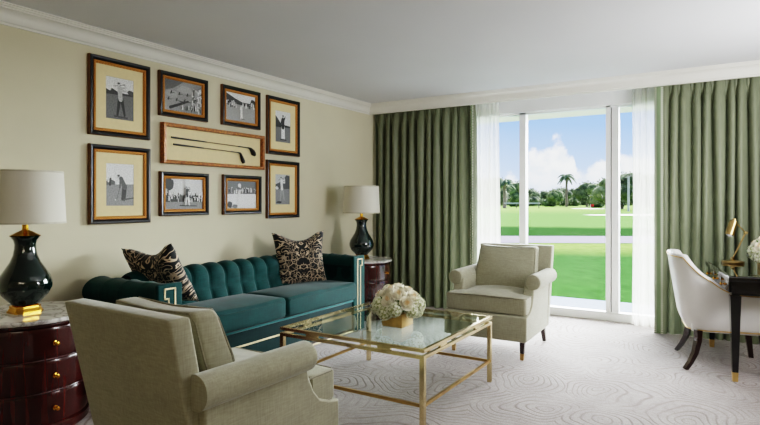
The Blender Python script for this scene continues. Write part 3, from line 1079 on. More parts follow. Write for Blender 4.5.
# throw pillows
def pillow(label, loc, mat_rot, hw=.265, t=.085):
    N = 22
    b = MB()
    for sg in (1, -1):
        def fn(u, v, sg=sg):
            a, c = 2 * u - 1, 2 * v - 1
            cc = math.copysign(abs(a) ** .9, a), math.copysign(abs(c) ** .9, c)
            a, c = cc
            x = hw * a * (1 - .10 * (1 - c * c)) * (1 + .035 * c * c * a * a)
            y = hw * c * (1 - .10 * (1 - a * a)) * (1 + .035 * c * c * a * a)
            if c > 0:   # karate chop dent in the top edge
                y -= .055 * c ** 2 * max(0, 1 - (a / .75) ** 2) ** 1.2
            th = t * (max(0, 1 - a ** 4) * max(0, 1 - c ** 4)) ** .55
            th *= (1 - .25 * max(0, c) * max(0, 1 - (a / .6) ** 2))
            return (x, y, sg * th)
        b.grid(fn if sg > 0 else (lambda u, v: fn(1 - u, v)), N, N)
    o = b.build('throw_pillow', M['damask'], angle=180, recalc=True)
    bm = bmesh.new(); bm.from_mesh(o.data); bmesh.ops.remove_doubles(bm, verts=bm.verts, dist=1e-5)
    bmesh.ops.recalc_face_normals(bm, faces=bm.faces); bm.to_mesh(o.data); bm.free()
    o.matrix_world = Matrix.Translation(loc) @ mat_rot
    return tag(o, label, 'pillow', 'black and cream damask pillows on the sofa')


def basis(right, up):
    r_ = Vector(right).normalized(); u_ = Vector(up); u_ = (u_ - r_ * u_.dot(r_)).normalized(); n_ = r_.cross(u_)
    return Matrix(((r_.x, u_.x, n_.x, 0), (r_.y, u_.y, n_.y, 0), (r_.z, u_.z, n_.z, 0), (0, 0, 0, 1)))


pillow('black and cream damask pillow leaning on the left arm of the sofa', (.365, 2.635, .755), basis((.93, .12, .10), (.06, -.42, .84)), hw=.245)
pillow('black and cream damask pillow standing upright in the right corner of the sofa', (.41, 4.19, .740), basis((.50, .86, .02), (-.14, .08, 1)), hw=.262)


# ------------------------------------------------------------------ lounge armchairs
def armchair(label, loc, rz):
    root = thing('lounge_armchair', label, 'armchair', loc, rz, 'greige linen lounge armchairs')
    # base
    b = MB(); b.rbox((0, -.079, .265), (.352, .379, .105), .015, 2, 1)
    b.build('seat_base', M['linen'], root)
    # arms
    for sg in (-1, 1):
        b = MB()
        poly = [(.29, .165), (.33, .62), (-.22, .62), (-.23, .575), (-.245, .52), (-.275, .455), (-.32, .405), (-.39, .378), (-.455, .368), (-.46, .165)]
        x0, x1 = sorted((sg * .272, sg * .360))
        b.prism(poly, x0, x1, 'x')
        pl = b.build('arm_panel', M['linen'], root, angle=50)
        bv = pl.modifiers.new('soft_edge', 'BEVEL'); bv.width = .010; bv.segments = 2; bv.limit_method = 'ANGLE'; bv.angle_limit = R(40)
        b = MB()
        rr = .066
        ys = [-.240, -.238, -.230, -.215, .05, .20, .355]
        rad = [rr * .8, rr * .93, rr * .99, rr, rr, rr, rr]
        n = 28
        vs, fs = [], []
        for y_, r_ in zip(ys, rad):
            for k in range(n):
                a = 2 * PI * k / n
                vs.append((sg * .350 + r_ * math.cos(a), y_, .622 + r_ * math.sin(a)))
        for i in range(len(ys) - 1):
            for k in range(n):
                k2 = (k + 1) % n
                fs.append((i * n + k, i * n + k2, (i + 1) * n + k2, (i + 1) * n + k))
        fs.append(tuple(range(n))); fs.append(tuple((len(ys) - 1) * n + k for k in range(n)))
        b.add(vs, fs)
        b.build('rolled_arm', M['linen'], root, angle=50)
    # raked back
    def rake(x, y, z):
        t = (z + .36) / .72
        return (x * (.97 + .03 * t) + .02, y + .155 * t - .02, z)
    b = MB(); b.rbox((0, .272, .54), (.352, .046, .352), .013, 3, (2, 1, 6), rake)
    bk = b.build('backrest', M['linen'], root)
    # piped seat cushion (T shaped)
    def tee(x, y, z):
        k = smooth01((y + .14) / .03)
        u, v = x / .32, (y) / .30
        bul = max(0, 1 - u * u) * max(0, 1 - v * v)
        return (x * (1 - .235 * k), y, z + (.028 * bul if z > 0 else 0) - (.006 * (1 - bul) if z > 0 else 0))
    b = MB(); b.rbox((0, -.135, .446), (.350, .305, .074), .020, 3, (8, 20, 1), tee)
    sc = b.build('seat_cushion', M['linen'], root, angle=60)
    pp = MB()
    for zz in (.380, .508):
        pts = [(-.343, -.17, zz), (-.345, -.415, zz), (-.325, -.437, zz), (-.15, -.438, zz + .004), (0, -.438, zz + .006), (.15, -.438, zz + .004), (.325, -.437, zz), (.345, -.415, zz), (.343, -.17, zz)]
        pp.tube(pts, .0055, 6)
    pp.build('piping', M['linen_pipe'], sc)
    # loose back cushion
    def bc(x, y, z):
        t = (z + .2) / .4
        u, v = x / .27, z / .20
        k = max(0, 1 - u * u) * max(0, 1 - v * v)
        sag = -.008 * math.cos(x * 9)
        return (x * (1 - .02 * v), y * (.75 + .25 * (1 - abs(v))) + (-.030 * k if y < 0 else .01 * k) + .135 * t, z + (sag if z > .1 else 0))
    b = MB(); b.rbox((0, .115, .690), (.275, .075, .192), .03, 3, (8, 2, 8), bc)
    c = b.build('back_cushion', M['linen'], root, angle=60)
    pp = MB()
    for yy in (-.066, .066):
        pts = []
        for (x, z) in ((-.268, -.15), (-.270, 0), (-.266, .15), (-.245, .187), (-.12, .191), (0, .19), (.12, .191), (.245, .187), (.266, .15), (.270, 0), (.268, -.15)):
            q = bc(x, yy, z)
            pts.append((q[0], .115 + q[1], .690 + q[2]))
        pp.tube(pts, .0055, 6)
    pp.build('piping', M['linen_pipe'], c)
    for sg in (-1, 1):
        b = MB(); b.taper((sg * .302, -.375, .052), (sg * .305, -.375, .165), .015, .022)
        lg = b.build('leg', M['leg_wood'], root, smooth=False)
        b = MB(); b.taper((sg * .301, -.375, 0), (sg * .302, -.375, .053), .0135, .0155); b.build('ferrule', M['brass_dark'], lg, smooth=False)
        b = MB(); b.taper((sg * .302, .355, 0), (sg * .305, .26, .18), .015, .022)
        b.build('leg', M['leg_wood'], root, smooth=False)
    return root


armchair('greige linen rolled-arm armchair in the foreground, seen from behind', (2.018, 1.680, 0), R(180 - 2))
armchair('greige linen rolled-arm armchair by the window, facing the room', (2.225, 4.84, 0), R(1.5))


# ------------------------------------------------------------------ coffee table
ct = thing('coffee_table', 'square glass-topped coffee table with double-railed brass frame', 'coffee table', (1.985, 3.285, 0))
H = .535
zt = .472
b = MB(); b.box(-H + .012, H - .012, -H + .012, H - .012, zt - .010, zt); b.build('glass_top', M['table_glass'], ct, smooth=False)
for dz0, dz1, nm in ((zt - .018, zt + .001, 'upper_rail'), (zt - .056, zt - .036, 'lower_rail')):
    for k in range(4):
        b = MB()
        if k == 0: b.box(-H, H, -H, -H + .020, dz0, dz1)
        if k == 1: b.box(-H, H, H - .020, H, dz0, dz1)
        if k == 2: b.box(-H, -H + .020, -H + .020, H - .020, dz0, dz1)
        if k == 3: b.box(H - .020, H, -H + .020, H - .020, dz0, dz1)
        b.build(nm, M['brass'], ct, smooth=False)
for k in range(4):
    for t in (-.27, .27):
        b = MB()
        e0, e1 = t - .045, t + .045
        if k == 0: b.box(e0, e1, -H + .002, -H + .018, zt - .037, zt - .017)
        if k == 1: b.box(e0, e1, H - .018, H - .002, zt - .037, zt - .017)
        if k == 2: b.box(-H + .002, -H + .018, e0, e1, zt - .037, zt - .017)
        if k == 3: b.box(H - .018, H - .002, e0, e1, zt - .037, zt - .017)
        b.build('spacer_block', M['brass'], ct, smooth=False)
for sx in (-1, 1):
    for sy in (-1, 1):
        b = MB(); x0, x1 = sorted((sx * H, sx * (H - .028))); y0, y1 = sorted((sy * H, sy * (H - .028)))
        b.box(x0, x1, y0, y1, 0, zt - .056); b.build('leg', M['brass'], ct, smooth=False)
for k in range(4):
    b = MB(); z0, z1 = .142, .160
    if k == 0: b.box(-H + .028, H - .028, -H + .006, -H + .022, z0, z1)
    if k == 1: b.box(-H + .028, H - .028, H - .022, H - .006, z0, z1)
    if k == 2: b.box(-H + .006, -H + .022, -H + .028, H - .028, z0, z1)
    if k == 3: b.box(H - .022, H - .006, -H + .028, H - .028, z0, z1)
    b.build('stretcher', M['brass_dark'], ct, smooth=False)


# ------------------------------------------------------------------ flowers
def rose_mesh(mb, r):
    """cupped petals in rings, opening along +z"""
    for ring, (n, rad, h, lean, mi) in enumerate(((3, .28, .95, .05, 1), (5, .52, .92, .15, 0), (6, .80, .80, .35, 0), (7, 1.0, .60, .7, 0))):
        for k in range(n):
            a0 = 2 * PI * (k + .37 * ring) / n
            wd = 2 * PI / n * .72

            def fn(u, v):
                a = a0 + (u - .5) * 2 * wd * (1 - .25 * v)
                prof = math.sin(min(1, v * 1.05) * PI / 2)
                rr = r * (rad * (.25 + .75 * prof ** .8) + lean * .22 * max(0, v - .7) / .3)
                zz = r * (-.55 + (h + .55) * v - .22 * (2 * u - 1) ** 2 * v - lean * .35 * max(0, v - .75) / .25)
                return (rr * math.cos(a), rr * math.sin(a), zz)
            mb.grid(fn, 5, 5, mi)


def hyd_mesh(mb, r, seed, n=46):
    q = random.Random(seed)
    mb.rbox((0, 0, 0), (r * .80,) * 3, r * .79, 4, 1, None, 1)
    for k in range(n):
        z = 1 - 1.7 * (k + .5) / n
        a = k * 2.39996
        s = math.sqrt(max(0, 1 - z * z))
        nrm_ = Vector((s * math.cos(a), s * math.sin(a), z))
        t1 = nrm_.orthogonal().normalized(); t2 = nrm_.cross(t1)
        rot = q.uniform(0, PI)
        c = nrm_ * r * q.uniform(.93, 1.06)
        for j in range(4):
            aa = rot + j * PI / 2
            d = t1 * math.cos(aa) + t2 * math.sin(aa); e = nrm_.cross(d)
            L = r * .26
            mb.add([c - nrm_ * .002, c + d * L * .55 + e * L * .42 + nrm_ * L * .25, c + d * L * 1.05 + nrm_ * L * .12, c + d * L * .55 - e * L * .42 + nrm_ * L * .25], [(0, 1, 2, 3)])


def bouquet(label, box_label, loc, rz, seed, rx=.172, rz_=.125):
    q = random.Random(seed)
    bw, bh = .077, .09
    fb = thing('flower_box', box_label, 'vase', (loc[0], loc[1], loc[2] + .001), rz)
    b = MB()
    b.rbox((0, 0, bh / 2), (bw, bw, bh / 2), .003, 1); b.build('box_body', M['gold_paint'], fb)
    root = thing('flower_bouquet', label, 'bouquet', (loc[0], loc[1], loc[2] + bh + .005), rz)
    st = MB()
    c0 = Vector((0, 0, .036))
    heads = []
    N = 25
    for k in range(N):
        z = 1 - 1.42 * (k + .5) / N
        a = k * 2.39996 + seed
        s = math.sqrt(max(0, 1 - z * z))
        d = Vector((s * math.cos(a), s * math.sin(a), z))
        heads.append(d)
    for k, d in enumerate(heads):
        p = c0 + Vector((d.x * rx * .78, d.y * rx * .78, d.z * rz_ * .86))
        if p.z < .012 and math.hypot(p.x, p.y) < .1:
            continue
        isrose = d.z > .28 and k % 5 != 3 or (d.z > -.1 and k % 4 == 0)
        b = MB()
        if isrose:
            rose_mesh(b, q.uniform(.040, .048)); nm, mt = 'rose', [M['rose'], M['rose_heart']]
        else:
            hyd_mesh(b, q.uniform(.044, .054), k + seed); nm, mt = 'hydrangea', [M['hydrangea'], M['hydrangea_core']]
        o = b.build(nm, mt, root, angle=50, recalc=False)
        o.location = p
        o.rotation_mode = 'QUATERNION'
        o.rotation_quaternion = Vector((d.x, d.y, d.z + .25)).normalized().to_track_quat('Z', 'Y')
        st.tube([(0, 0, -.05), (p.x * .35, p.y * .35, .0), tuple(p)], .003, 5)
    st.build('stems', M['leaf'], root)
    for k in range(7):
        a = k * 2.4 + seed
        d = Vector((math.cos(a), math.sin(a), q.uniform(.1, .9))).normalized()
        t = d.cross(Vector((0, 0, 1))).normalized()
        p = c0 + Vector((d.x * rx * .82, d.y * rx * .82, d.z * rz_ * .85))
        b = MB()
        b.grid(lambda u, v: tuple(p + (d + Vector((0, 0, .5))) * .05 * (v - .3) + t * .018 * (2 * u - 1) * math.sin(PI * min(.98, v + .02)) - d * .01 * (2 * u - 1) ** 2), 4, 6)
        b.build('leaf', M['leaf'], root, angle=180, recalc=False)
    return root


bouquet('cream roses and hydrangeas bunched in the gold box on the coffee table', 'gold cube flower box on the glass coffee table', (2.08, 3.215, zt), 0.0, 2)
bouquet('cream roses and hydrangeas on the black desk at the right edge', 'gold cube flower box on the black desk under cream flowers', (4.265, 5.42, .765), R(9), 5, rx=.145, rz_=.12)


# ------------------------------------------------------------------ desk
dk = thing('writing_desk', 'black lacquer writing desk with gold-tipped legs at the right edge', 'desk', (3.975, 4.71, 0), R(8.9))
DW, DL = .66, 1.13
b = MB(); b.rbox((DW / 2, DL / 2, .742), (DW / 2, DL / 2, .020), .008, 2); b.build('desktop', M['desk'], dk)
b = MB(); b.box(.02, DW - .02, .02, DL - .02, .760, .765); b.build('glass_desktop', M['desk_top'], dk, smooth=False)
b = MB(); b.box(.022, DW - .022, .022, DL - .022, .630, .725); b.build('apron', M['desk'], dk, smooth=False)
for k in range(3):
    y0 = .075 + k * .335
    b = MB(); b.rbox((.020, y0 + .155, .679), (.008, .155, .040), .003, 1); dr = b.build('drawer', M['desk'], dk)
    kb = MB(); kb.lathe([(.013, 0), (.013, .003), (.005, .006), (.005, .016), (.011, .021), (.012, .028), (.006, .034), (.001, .035)], n=16)
    kb.build('knob', M['gold'], dr, loc=(.012, y0 + .155, .679), rot=(0, -PI / 2, 0))
for lx in (.045, DW - .045):
    for ly in (.045, DL - .045):
        b = MB(); b.taper((lx, ly, .066), (lx, ly, .622), .0185, .034); lg = b.build('leg', M['desk'], dk, smooth=False)
        b = MB(); b.taper((lx, ly, 0), (lx, ly, .067), .0165, .0195); b.build('ferrule', M['gold_paint'], lg, smooth=False)

# desk lamp (brass, jointed)
dl = thing('desk_lamp', 'jointed antique brass desk lamp on the black desk', 'desk lamp', (4.01, 5.725, .765), R(31.9))
b = MB(); b.lathe([(.086, 0), (.088, .006), (.088, .016), (.082, .022), (.030, .026), (.016, .032), (.012, .045), (.001, .048)], n=40); b.build('lamp_base', M['brass_antique'], dl, angle=40)
b = MB(); b.tube([(0, 0, .04), (.112, 0, .266)], .0065, 10); b.build('lower_arm', M['brass_antique'], dl)
b = MB(); b.tube([(.112, 0, .266), (.018, 0, .366)], .0055, 10); b.build('upper_arm', M['brass_antique'], dl)
b = MB()
for c_ in ((.112, .266), (0, .045)):
    b.tube([(c_[0], -.014, c_[1]), (c_[0], .014, c_[1])], .012, 14)
b.build('joint', M['brass_antique'], dl)
hd = Vector((-.042, 0, -.125)).normalized()
h0 = Vector((.012, 0, .372))
b = MB(); b.tube([h0 - hd * .018, h0 - hd * .016, h0, h0 + hd * .004, h0 + hd * .03, h0 + hd * .13], [.010, .016, .018, .031, .034, .036], 24)
ls = b.build('lamp_head', M['brass_antique'], dl, angle=40)
b = MB(); b.tube([h0 + hd * .1305, h0 + hd * .138, h0 + hd * .146], [.026, .024, .008], 16); b.build('bulb', M['bulb'], ls)

# ------------------------------------------------------------------ desk chair (barrel, white, nail trim)
dc = thing('desk_chair', 'white upholstered barrel desk chair with brass nail trim and dark sabre legs', 'chair', (3.915, 5.235, 0), R(9.5))


def plan(p):
    """u-shaped plan, p -1..1 from right arm front round the back to left arm front"""
    a = abs(p)
    sg = 1 if p >= 0 else -1
    # straight side then quarter round then flat back
    hw, xb, xf, r = .305, -.275, .265, .17
    l1, l2, l3 = hw - r, r * PI / 2, xf - (xb + r)
    t = a * (l1 + l2 + l3)
    if t < l1:
        return xb, sg * t, -1.0, 0.0
    if t < l1 + l2:
        w = (t - l1) / r
        return xb + r - r * math.cos(w), sg * (hw - r + r * math.sin(w)), -math.cos(w), sg * math.sin(w)
    return xb + r + (t - l1 - l2), sg * hw, 0.0, sg * 1.0


def topz(p):
    a = abs(p)
    hi = .885 - .012 * (min(a, .36) / .36) ** 2
    if a < .36:
        return hi
    t = min(1, (a - .36) / .50)
    return hi - (hi - .600) * (1 - (1 - t) ** 2.6)


def shell(p, v, off):
    x, y, nx, ny = plan(p)
    zt_ = topz(p)
    zb = .292 + .02 * smooth01(abs(p))
    z = zb + (zt_ - zb) * v
    rk = .075 * max(0, (z - .29) / .6) * max(0, -nx) ** .5
    flare = .02 * max(0, (z - .3) / .6)
    tuck = -.03 * (1 - min(1, (z - zb) / .12)) ** 2
    o = off + tuck + flare
    return (x - rk + nx * o, y + ny * o, z)


TH = .055
b = MB()
NU, NV = 72, 16
b.grid(lambda u, v: shell(2 * u - 1, v, 0.0), NU, NV)
b.grid(lambda u, v: shell(1 - 2 * u, v, -TH), NU, NV)


def toproll(u, v):
    p = 2 * u - 1
    A = Vector(shell(p, 1, 0)); C = Vector(shell(p, 1, -TH))
    m = (A + C) / 2
    return tuple(m + (A - m) * math.cos(PI * v) + Vector((0, 0, .016)) * math.sin(PI * v))


b.grid(toproll, NU, 6)
b.grid(lambda u, v: tuple(Vector(shell(2 * u - 1, 0, 0)).lerp(Vector(shell(2 * u - 1, 0, -TH)), 1 - v)), NU, 1)
for p in (-1, 1):
    b.grid(lambda u, v: tuple(Vector(shell(p, v, 0)).lerp(Vector(shell(p, v, -TH)), u)), 3, NV)
so = b.build('barrel_back', M['white_leather'], dc, angle=55)
bm = bmesh.new(); bm.from_mesh(so.data); bmesh.ops.remove_doubles(bm, verts=bm.verts, dist=1e-4)
bmesh.ops.recalc_face_normals(bm, faces=bm.faces); bm.to_mesh(so.data); bm.free()
n = MB()
pts = [Vector(shell(-1 + 2 * k / 90, .985, .002)) for k in range(91)]
n.tube(pts, .0042, 6)
pts = [Vector(shell(-1 + 2 * k / 60, .01, .002)) for k in range(61)]
n.tube(pts, .0042, 6)
for p in (-1, 1):
    n.tube([Vector(shell(p, k / 12, .001)) + Vector((.002, 0, 0)) for k in range(13)], .0042, 6)
n.build('nail_trim', M['gold_paint'], so)
b = MB(); b.rbox((.015, 0, .325), (.245, .255, .035), .012, 2); b.build('seat_frame', M['white_leather'], dc)
b = MB(); b.rbox((.035, 0, .405), (.275, .246, .055), .03, 3, (6, 6, 1), lambda x, y, z: (x, y, z + .02 * max(0, 1 - (x / .27) ** 2) * max(0, 1 - (y / .24) ** 2) * (z > 0)))
b.build('seat_cushion', M['white_leather'], dc, angle=60)
for sg in (-1, 1):
    b = MB()
    pts = [(-.185, sg * .262, .305), (-.190, sg * .265, .22), (-.21, sg * .275, .13), (-.242, sg * .288, .06), (-.28, sg * .30, .0)]
    b.tube(pts, [.031, .029, .026, .023, .021], 4); b.build('leg', M['leg_wood'], dc, smooth=False)
    b = MB(); b.taper((.272, sg * .285, 0), (.235, sg * .262, .30), .0165, .024); b.build('leg', M['leg_wood'], dc, smooth=False)

# ------------------------------------------------------------------ outside
VA = R(31.93)          # heading of the view across the course
Fv, Rv = Vector((-math.sin(VA), math.cos(VA), 0)), Vector((math.cos(VA), math.sin(VA), 0))


def out(px_t, d, z=0.0):
    """point at lateral tangent t and distance d across the golf course"""
    return Vector((3.945, 0, z)) + Fv * d + Rv * (px_t * d)


GZ = -0.06
b = MB(); b.box(-0.4, X1 + .4, 6.62, 7.80, -.2, -.012); struct(b.build('patio', M['patio'], smooth=False))
b = MB()
b.add([(-60, 2, 0), (260, 2, 0), (260, 420, 0), (-60, 420, 0)], [(0, 1, 2, 3)])
lawn = struct(b.build('lawn', M['grass'], smooth=False))
lawn.location = (3.945, 0, GZ); lawn.rotation_euler = (0, 0, VA)
# keep the lawn outside the house: cut by building it only beyond the patio edge
me = lawn.data
bm = bmesh.new(); bm.from_mesh(me)
mw = Matrix.Translation(lawn.location) @ Matrix.Rotation(VA, 4, 'Z')
inv = mw.inverted()
co = inv @ Vector((0, 7.78, GZ)); no = inv.to_3x3() @ Vector((0, 1, 0))
bmesh.ops.bisect_plane(bm, geom=bm.verts[:] + bm.edges[:] + bm.faces[:], plane_co=co, plane_no=no, clear_inner=True)
bm.to_mesh(me); bm.free()
b = MB()
b.grid(lambda u, v: (-30 + 110 * u, 18.1 + 3.7 * v + .5 * math.sin(6 * u + 1) + 1.2 * (u - .5) * 0, 0), 40, 2)
o = struct(b.build('cart_path', M['path'], recalc=False)); o.location = (3.945, 0, GZ + .012); o.rotation_euler = (0, 0, VA)
b = MB(); b.box(-1.0, X1 + 1.0, 6.62, 8.70, 2.60, 2.75); struct(b.build('roof_overhang', M['soffit'], smooth=False))


def bunker(label, t, d, w, dp, z=.12):
    b = MB()
    n = 28
    b.add([(0, 0, .10)] + [(w * math.cos(2 * PI * k / n) * (1 + .12 * math.sin(3 * k)), dp * math.sin(2 * PI * k / n) * (1 + .15 * math.cos(5 * k)), .02) for k in range(n)], [(0, 1 + k, 1 + (k + 1) % n) for k in range(n)])
    o = b.build('sand_bunker', M['sand'], recalc=False)
    p = out(t, d, GZ)
    o.location = p; o.rotation_euler = (0, 0, VA)
    return tag(o, label, 'sand bunker')


bunker('pale sand bunker on the fairway at the right of the window view', .455, 57, 4.6, 2.0)
bunker('pale sand bunker below the palm tree in the distance', .376, 112, 3.0, 4.5)


def blob_tree(name, label, cat, t, d, w, h, trunk, mat, seed, n=420, leaf=.5, group=None, base=0.0):
    """bushy crown of leaf cards over dark clumps with a trunk"""
    q = random.Random(seed)
    p = out(t, d, GZ)
    root = thing(name, label, cat, p, VA, group)
    b = MB()
    lobes = []
    for k in range(9):
        a = q.uniform(0, 2 * PI)
        rr = q.uniform(0, .55) * w / 2
        lz = trunk + (h - trunk) * q.uniform(.15, .78)
        sz = (h - trunk) * q.uniform(.2, .36)
        lobes.append((Vector((rr * math.cos(a), rr * math.sin(a) * .7, lz)), min(sz, w * .34)))
    lobes.append((Vector((0, 0, trunk + (h - trunk) * .72)), (h - trunk) * .28))
    lobes.append((Vector((0, 0, trunk + (h - trunk) * .35)), min(w * .42, (h - trunk) * .4)))
    for c, s in lobes:
        b.rbox(tuple(c), (s * .8,) * 3, s * .79, 3, 1, lambda x, y, z: (x * 1.25, y, z))
        for _ in range(n // len(lobes)):
            v = Vector((q.gauss(0, 1), q.gauss(0, 1), q.gauss(0, 1))).normalized()
            cc = c + Vector((v.x * 1.25, v.y, v.z)) * s * q.uniform(.7, 1.08)
            e1 = Vector((q.gauss(0, 1), q.gauss(0, 1), q.gauss(0, 1))).normalized(); e2 = e1.orthogonal().normalized()
            L = leaf * q.uniform(.5, 1.2)
            b.add([cc - e1 * L, cc + e2 * L * .5, cc + e1 * L, cc - e2 * L * .5], [(0, 1, 2, 3)])
    b.build('foliage', mat, root, smooth=False, recalc=False)
    b = MB(); b.tube([(0, 0, -.3), (0, 0, trunk + (h - trunk) * .6)], [w * .035 + .1, w * .02 + .06], 7); b.build('trunk', M['bark'], root)
    return root


def palm(label, t, d, h, r, seed, fronds=20):
    q = random.Random(seed)
    root = thing('palm_tree', label, 'palm tree', out(t, d, GZ), VA)
    b = MB(); b.tube([(0, 0, -.3), (.05, 0, h * .3), (0, 0, h * .75), (0, 0, h * .80)], [.42, .36, .30, .26], 10); b.build('trunk', M['bark'], root)
    b = MB(); b.tube([(0, 0, h * .78), (0, 0, h * .93)], [.26, .16], 8); b.build('crown_shaft', M['fol_c'], root)
    b = MB()
    for k in range(fronds):
        a = 2 * PI * k / fronds + q.uniform(-.2, .2)
        up = q.uniform(-.2, 1.0)
        d_ = Vector((math.cos(a), math.sin(a), 0))
        side = Vector((-d_.y, d_.x, 0))
        N = 9
        pts = []
        for i in range(N + 1):
            s = i / N
            pts.append(Vector((0, 0, h * .90)) + d_ * r * s * (1 - .12 * max(0, up)) + Vector((0, 0, r * (up * .75 * s - .85 * s * s))))
        for i in range(N):
            wd = r * .17 * math.sin(PI * min(1, .12 + .85 * i / N))
            for sgn in (-1, 1):
                b.add([pts[i], pts[i + 1], pts[i + 1] + side * sgn * wd + Vector((0, 0, -wd * .7)), pts[i] + side * sgn * wd * .9 + Vector((0, 0, -wd * .7))], [(0, 1, 2, 3)])
    b.build('fronds', M['fol_c'], root, smooth=False, recalc=False)
    return root


def tt(px):
    return (px - 380) / 552.0


palm('tall single palm with slender trunk in the middle of the window view', tt(566.5), 150, 9.6, 2.7, 3)
palm('stout palm at the left edge of the window view beside the sheer', tt(504.5), 120, 6.6, 2.4, 6, 24)
# hedge and trees along the far side of the course: (centre px, distance, width m, height m, trunk, label)
TREES = [
    (484, 138, 9, 178, .6, 'tree seen through the left sheer', 'fol_b'),
    (497, 150, 7, 178, .6, 'dark rounded tree partly behind the left sheer', 'fol_a'),
    (514, 162, 8, 182, .5, 'mid green tree right of the stout palm', 'fol_b'),
    (522, 174, 8, 187, .3, 'bushy tree behind the white window mullion', 'fol_a'),
    (533, 186, 9, 189, .2, 'low dark bushy tree just right of the window mullion', 'fol_d'),
    (544, 198, 11, 190, .2, 'low tree in the dip between mullion and tall palm', 'fol_a'),
    (554, 162, 8, 189, .2, 'rounded light green tree left of the tall palm', 'fol_b'),
    (563, 174, 8, 188, .2, 'dark low tree directly behind the tall palm trunk', 'fol_a'),
    (573, 186, 9, 188, .2, 'small leafy tree just right of the tall palm', 'fol_d'),
    (587, 148, 9, 181, .8, 'broad dark tree two trees right of the tall palm', 'fol_a'),
    (598, 134, 6, 184, .3, 'light green tree in front of the broad dark tree', 'fol_b'),
    (607, 120, 8, 177, .6, 'tall green tree behind the window meeting stile', 'fol_b'),
    (622, 106, 7, 174, .6, 'tall dark tree in the narrow right window panel', 'fol_d'),
    (636, 92, 6.5, 172, .6, 'tallest tree, beside the right sheer', 'fol_a'),
    (650, 134, 9, 174, .6, 'tree seen through the right sheer', 'fol_b'),
]
for i, (px, d, w, h, tr, lab, mt) in enumerate(TREES):
    blob_tree('bushy_tree', lab, 'tree', tt(px), d, w, (202 - h) / 552 * d + 1.36, tr, M[mt], 20 + i, n=900, leaf=.42, group='trees along the far side of the golf course')
hd_ = thing('hedge', 'long dark hedge line behind the trees across the golf course', 'hedge', out(tt(560), 222, GZ), VA)
b = MB()
q = random.Random(77)
for k in range(110):
    x = -190 + 270 * k / 109
    sz = q.uniform(1.6, 2.5) if -50 < x < 46 else q.uniform(2.6, 5.2)
    b.rbox((x, q.uniform(-1, 1), sz * .9), (sz * 1.1, sz, sz), sz * .95, 3, 1)
    for _ in range(40):
        v = Vector((q.gauss(0, 1), q.gauss(0, 1), q.gauss(0, 1))).normalized()
        cc = Vector((x, 0, sz * .9)) + v * sz * q.uniform(.9, 1.15)
        e1 = Vector((q.gauss(0, 1), q.gauss(0, 1), q.gauss(0, 1))).normalized(); e2 = e1.orthogonal().normalized()
        b.add([cc - e1 * .5, cc + e2 * .25, cc + e1 * .5, cc - e2 * .25], [(0, 1, 2, 3)])
b.build('foliage', M['fol_d'], hd_, smooth=False, recalc=False)
# low rail fence, pole and flag far away
fr = thing('rail_fence', 'low wooden rail fence at the far left of the golf course', 'fence', out(tt(522), 118, GZ), VA)
b = MB(); b.box(-3.8, 3.8, -.06, .06, .95, 1.25); b.build('rail', M['grey_wood'], fr, smooth=False)
for x in (-3.6, -1.2, 1.2, 3.6):
    b = MB(); b.box(x - .09, x + .09, -.09, .09, 0, .95); b.build('post', M['bark'], fr, smooth=False)
pl = thing('wooden_pole', 'bare grey wooden pole in the narrow right window panel', 'pole', out(tt(628.5), 80, GZ), VA)
b = MB(); b.tube([(0, 0, -.2), (0, 0, 5.1)], [.16, .13], 8); b.build('shaft', M['grey_wood'], pl)
b = MB(); b.rbox((0, 0, 5.15), (.16, .16, .06), .02, 1); b.build('cap', M['bark'], pl)
fg = thing('golf_flag', 'small red golf flag beyond the bunker', 'flag', out(tt(590.5), 100, GZ), VA)
b = MB(); b.tube([(0, 0, 0), (0, 0, 1.0)], .03, 6); b.build('flag_pole', M['white_frame'], fg)
b = MB(); b.grid(lambda u, v: (.6 * u, .06 * math.sin(5 * u), .55 + .42 * v), 6, 3); b.build('flag_cloth', M['red_cloth'], fg, recalc=False)

# ------------------------------------------------------------------ sky
w = bpy.data.worlds.new('sky'); bpy.context.scene.world = w
w.use_nodes = True
t = w.node_tree; t.nodes.clear(); nt = NT(t)
wo = nt.n('ShaderNodeOutputWorld')
tc = nt.n('ShaderNodeTexCoord').outputs['Generated']
vr = nt.n('ShaderNodeVectorRotate', {'Vector': tc, 'Axis': (0, 0, 1), 'Angle': -VA}, rotation_type='AXIS_ANGLE').outputs[0]
sp = nt.n('ShaderNodeSeparateXYZ', {0: vr})
dn = nt.m('MAXIMUM', nt.m('ABSOLUTE', sp.outputs[1]), .05)
u = nt.m('DIVIDE', sp.outputs[0], dn)
v = nt.m('DIVIDE', sp.outputs[2], dn)
sky = nt.ramp(v, [(0.0, rgb(190, 202, 230)), (0.06, rgb(152, 176, 232)), (0.14, rgb(118, 150, 228)), (0.5, rgb(70, 110, 208))])
fc = nt.n('ShaderNodeFloatCurve', {'Value': nt.m('MULTIPLY', u, 1.0, clamp=True)})
cv = fc.mapping.curves[0]
pts = [(0, .05), (.17, .045), (.215, .035), (.235, .058), (.25, .040), (.264, .080), (.29, .100), (.318, .112), (.338, .096), (.352, .082), (.362, .05), (.38, .062), (.40, .078), (.45, .092), (.5, .08), (.7, .05), (1, .05)]
while len(cv.points) < len(pts):
    cv.points.new(.5, .5)
for q_, (a, c) in zip(cv.points, pts):
    q_.location = (a, c * 5)
fc.mapping.update()
cu = nt.m('DIVIDE', fc.outputs[0], 5.0)
cvv = nt.n('ShaderNodeCombineXYZ', {0: u, 1: v, 2: 0.0}).outputs[0]
n1 = nt.n('ShaderNodeTexNoise', {'Vector': cvv, 'Scale': 26.0, 'Detail': 7.0, 'Roughness': .6}).outputs[0]
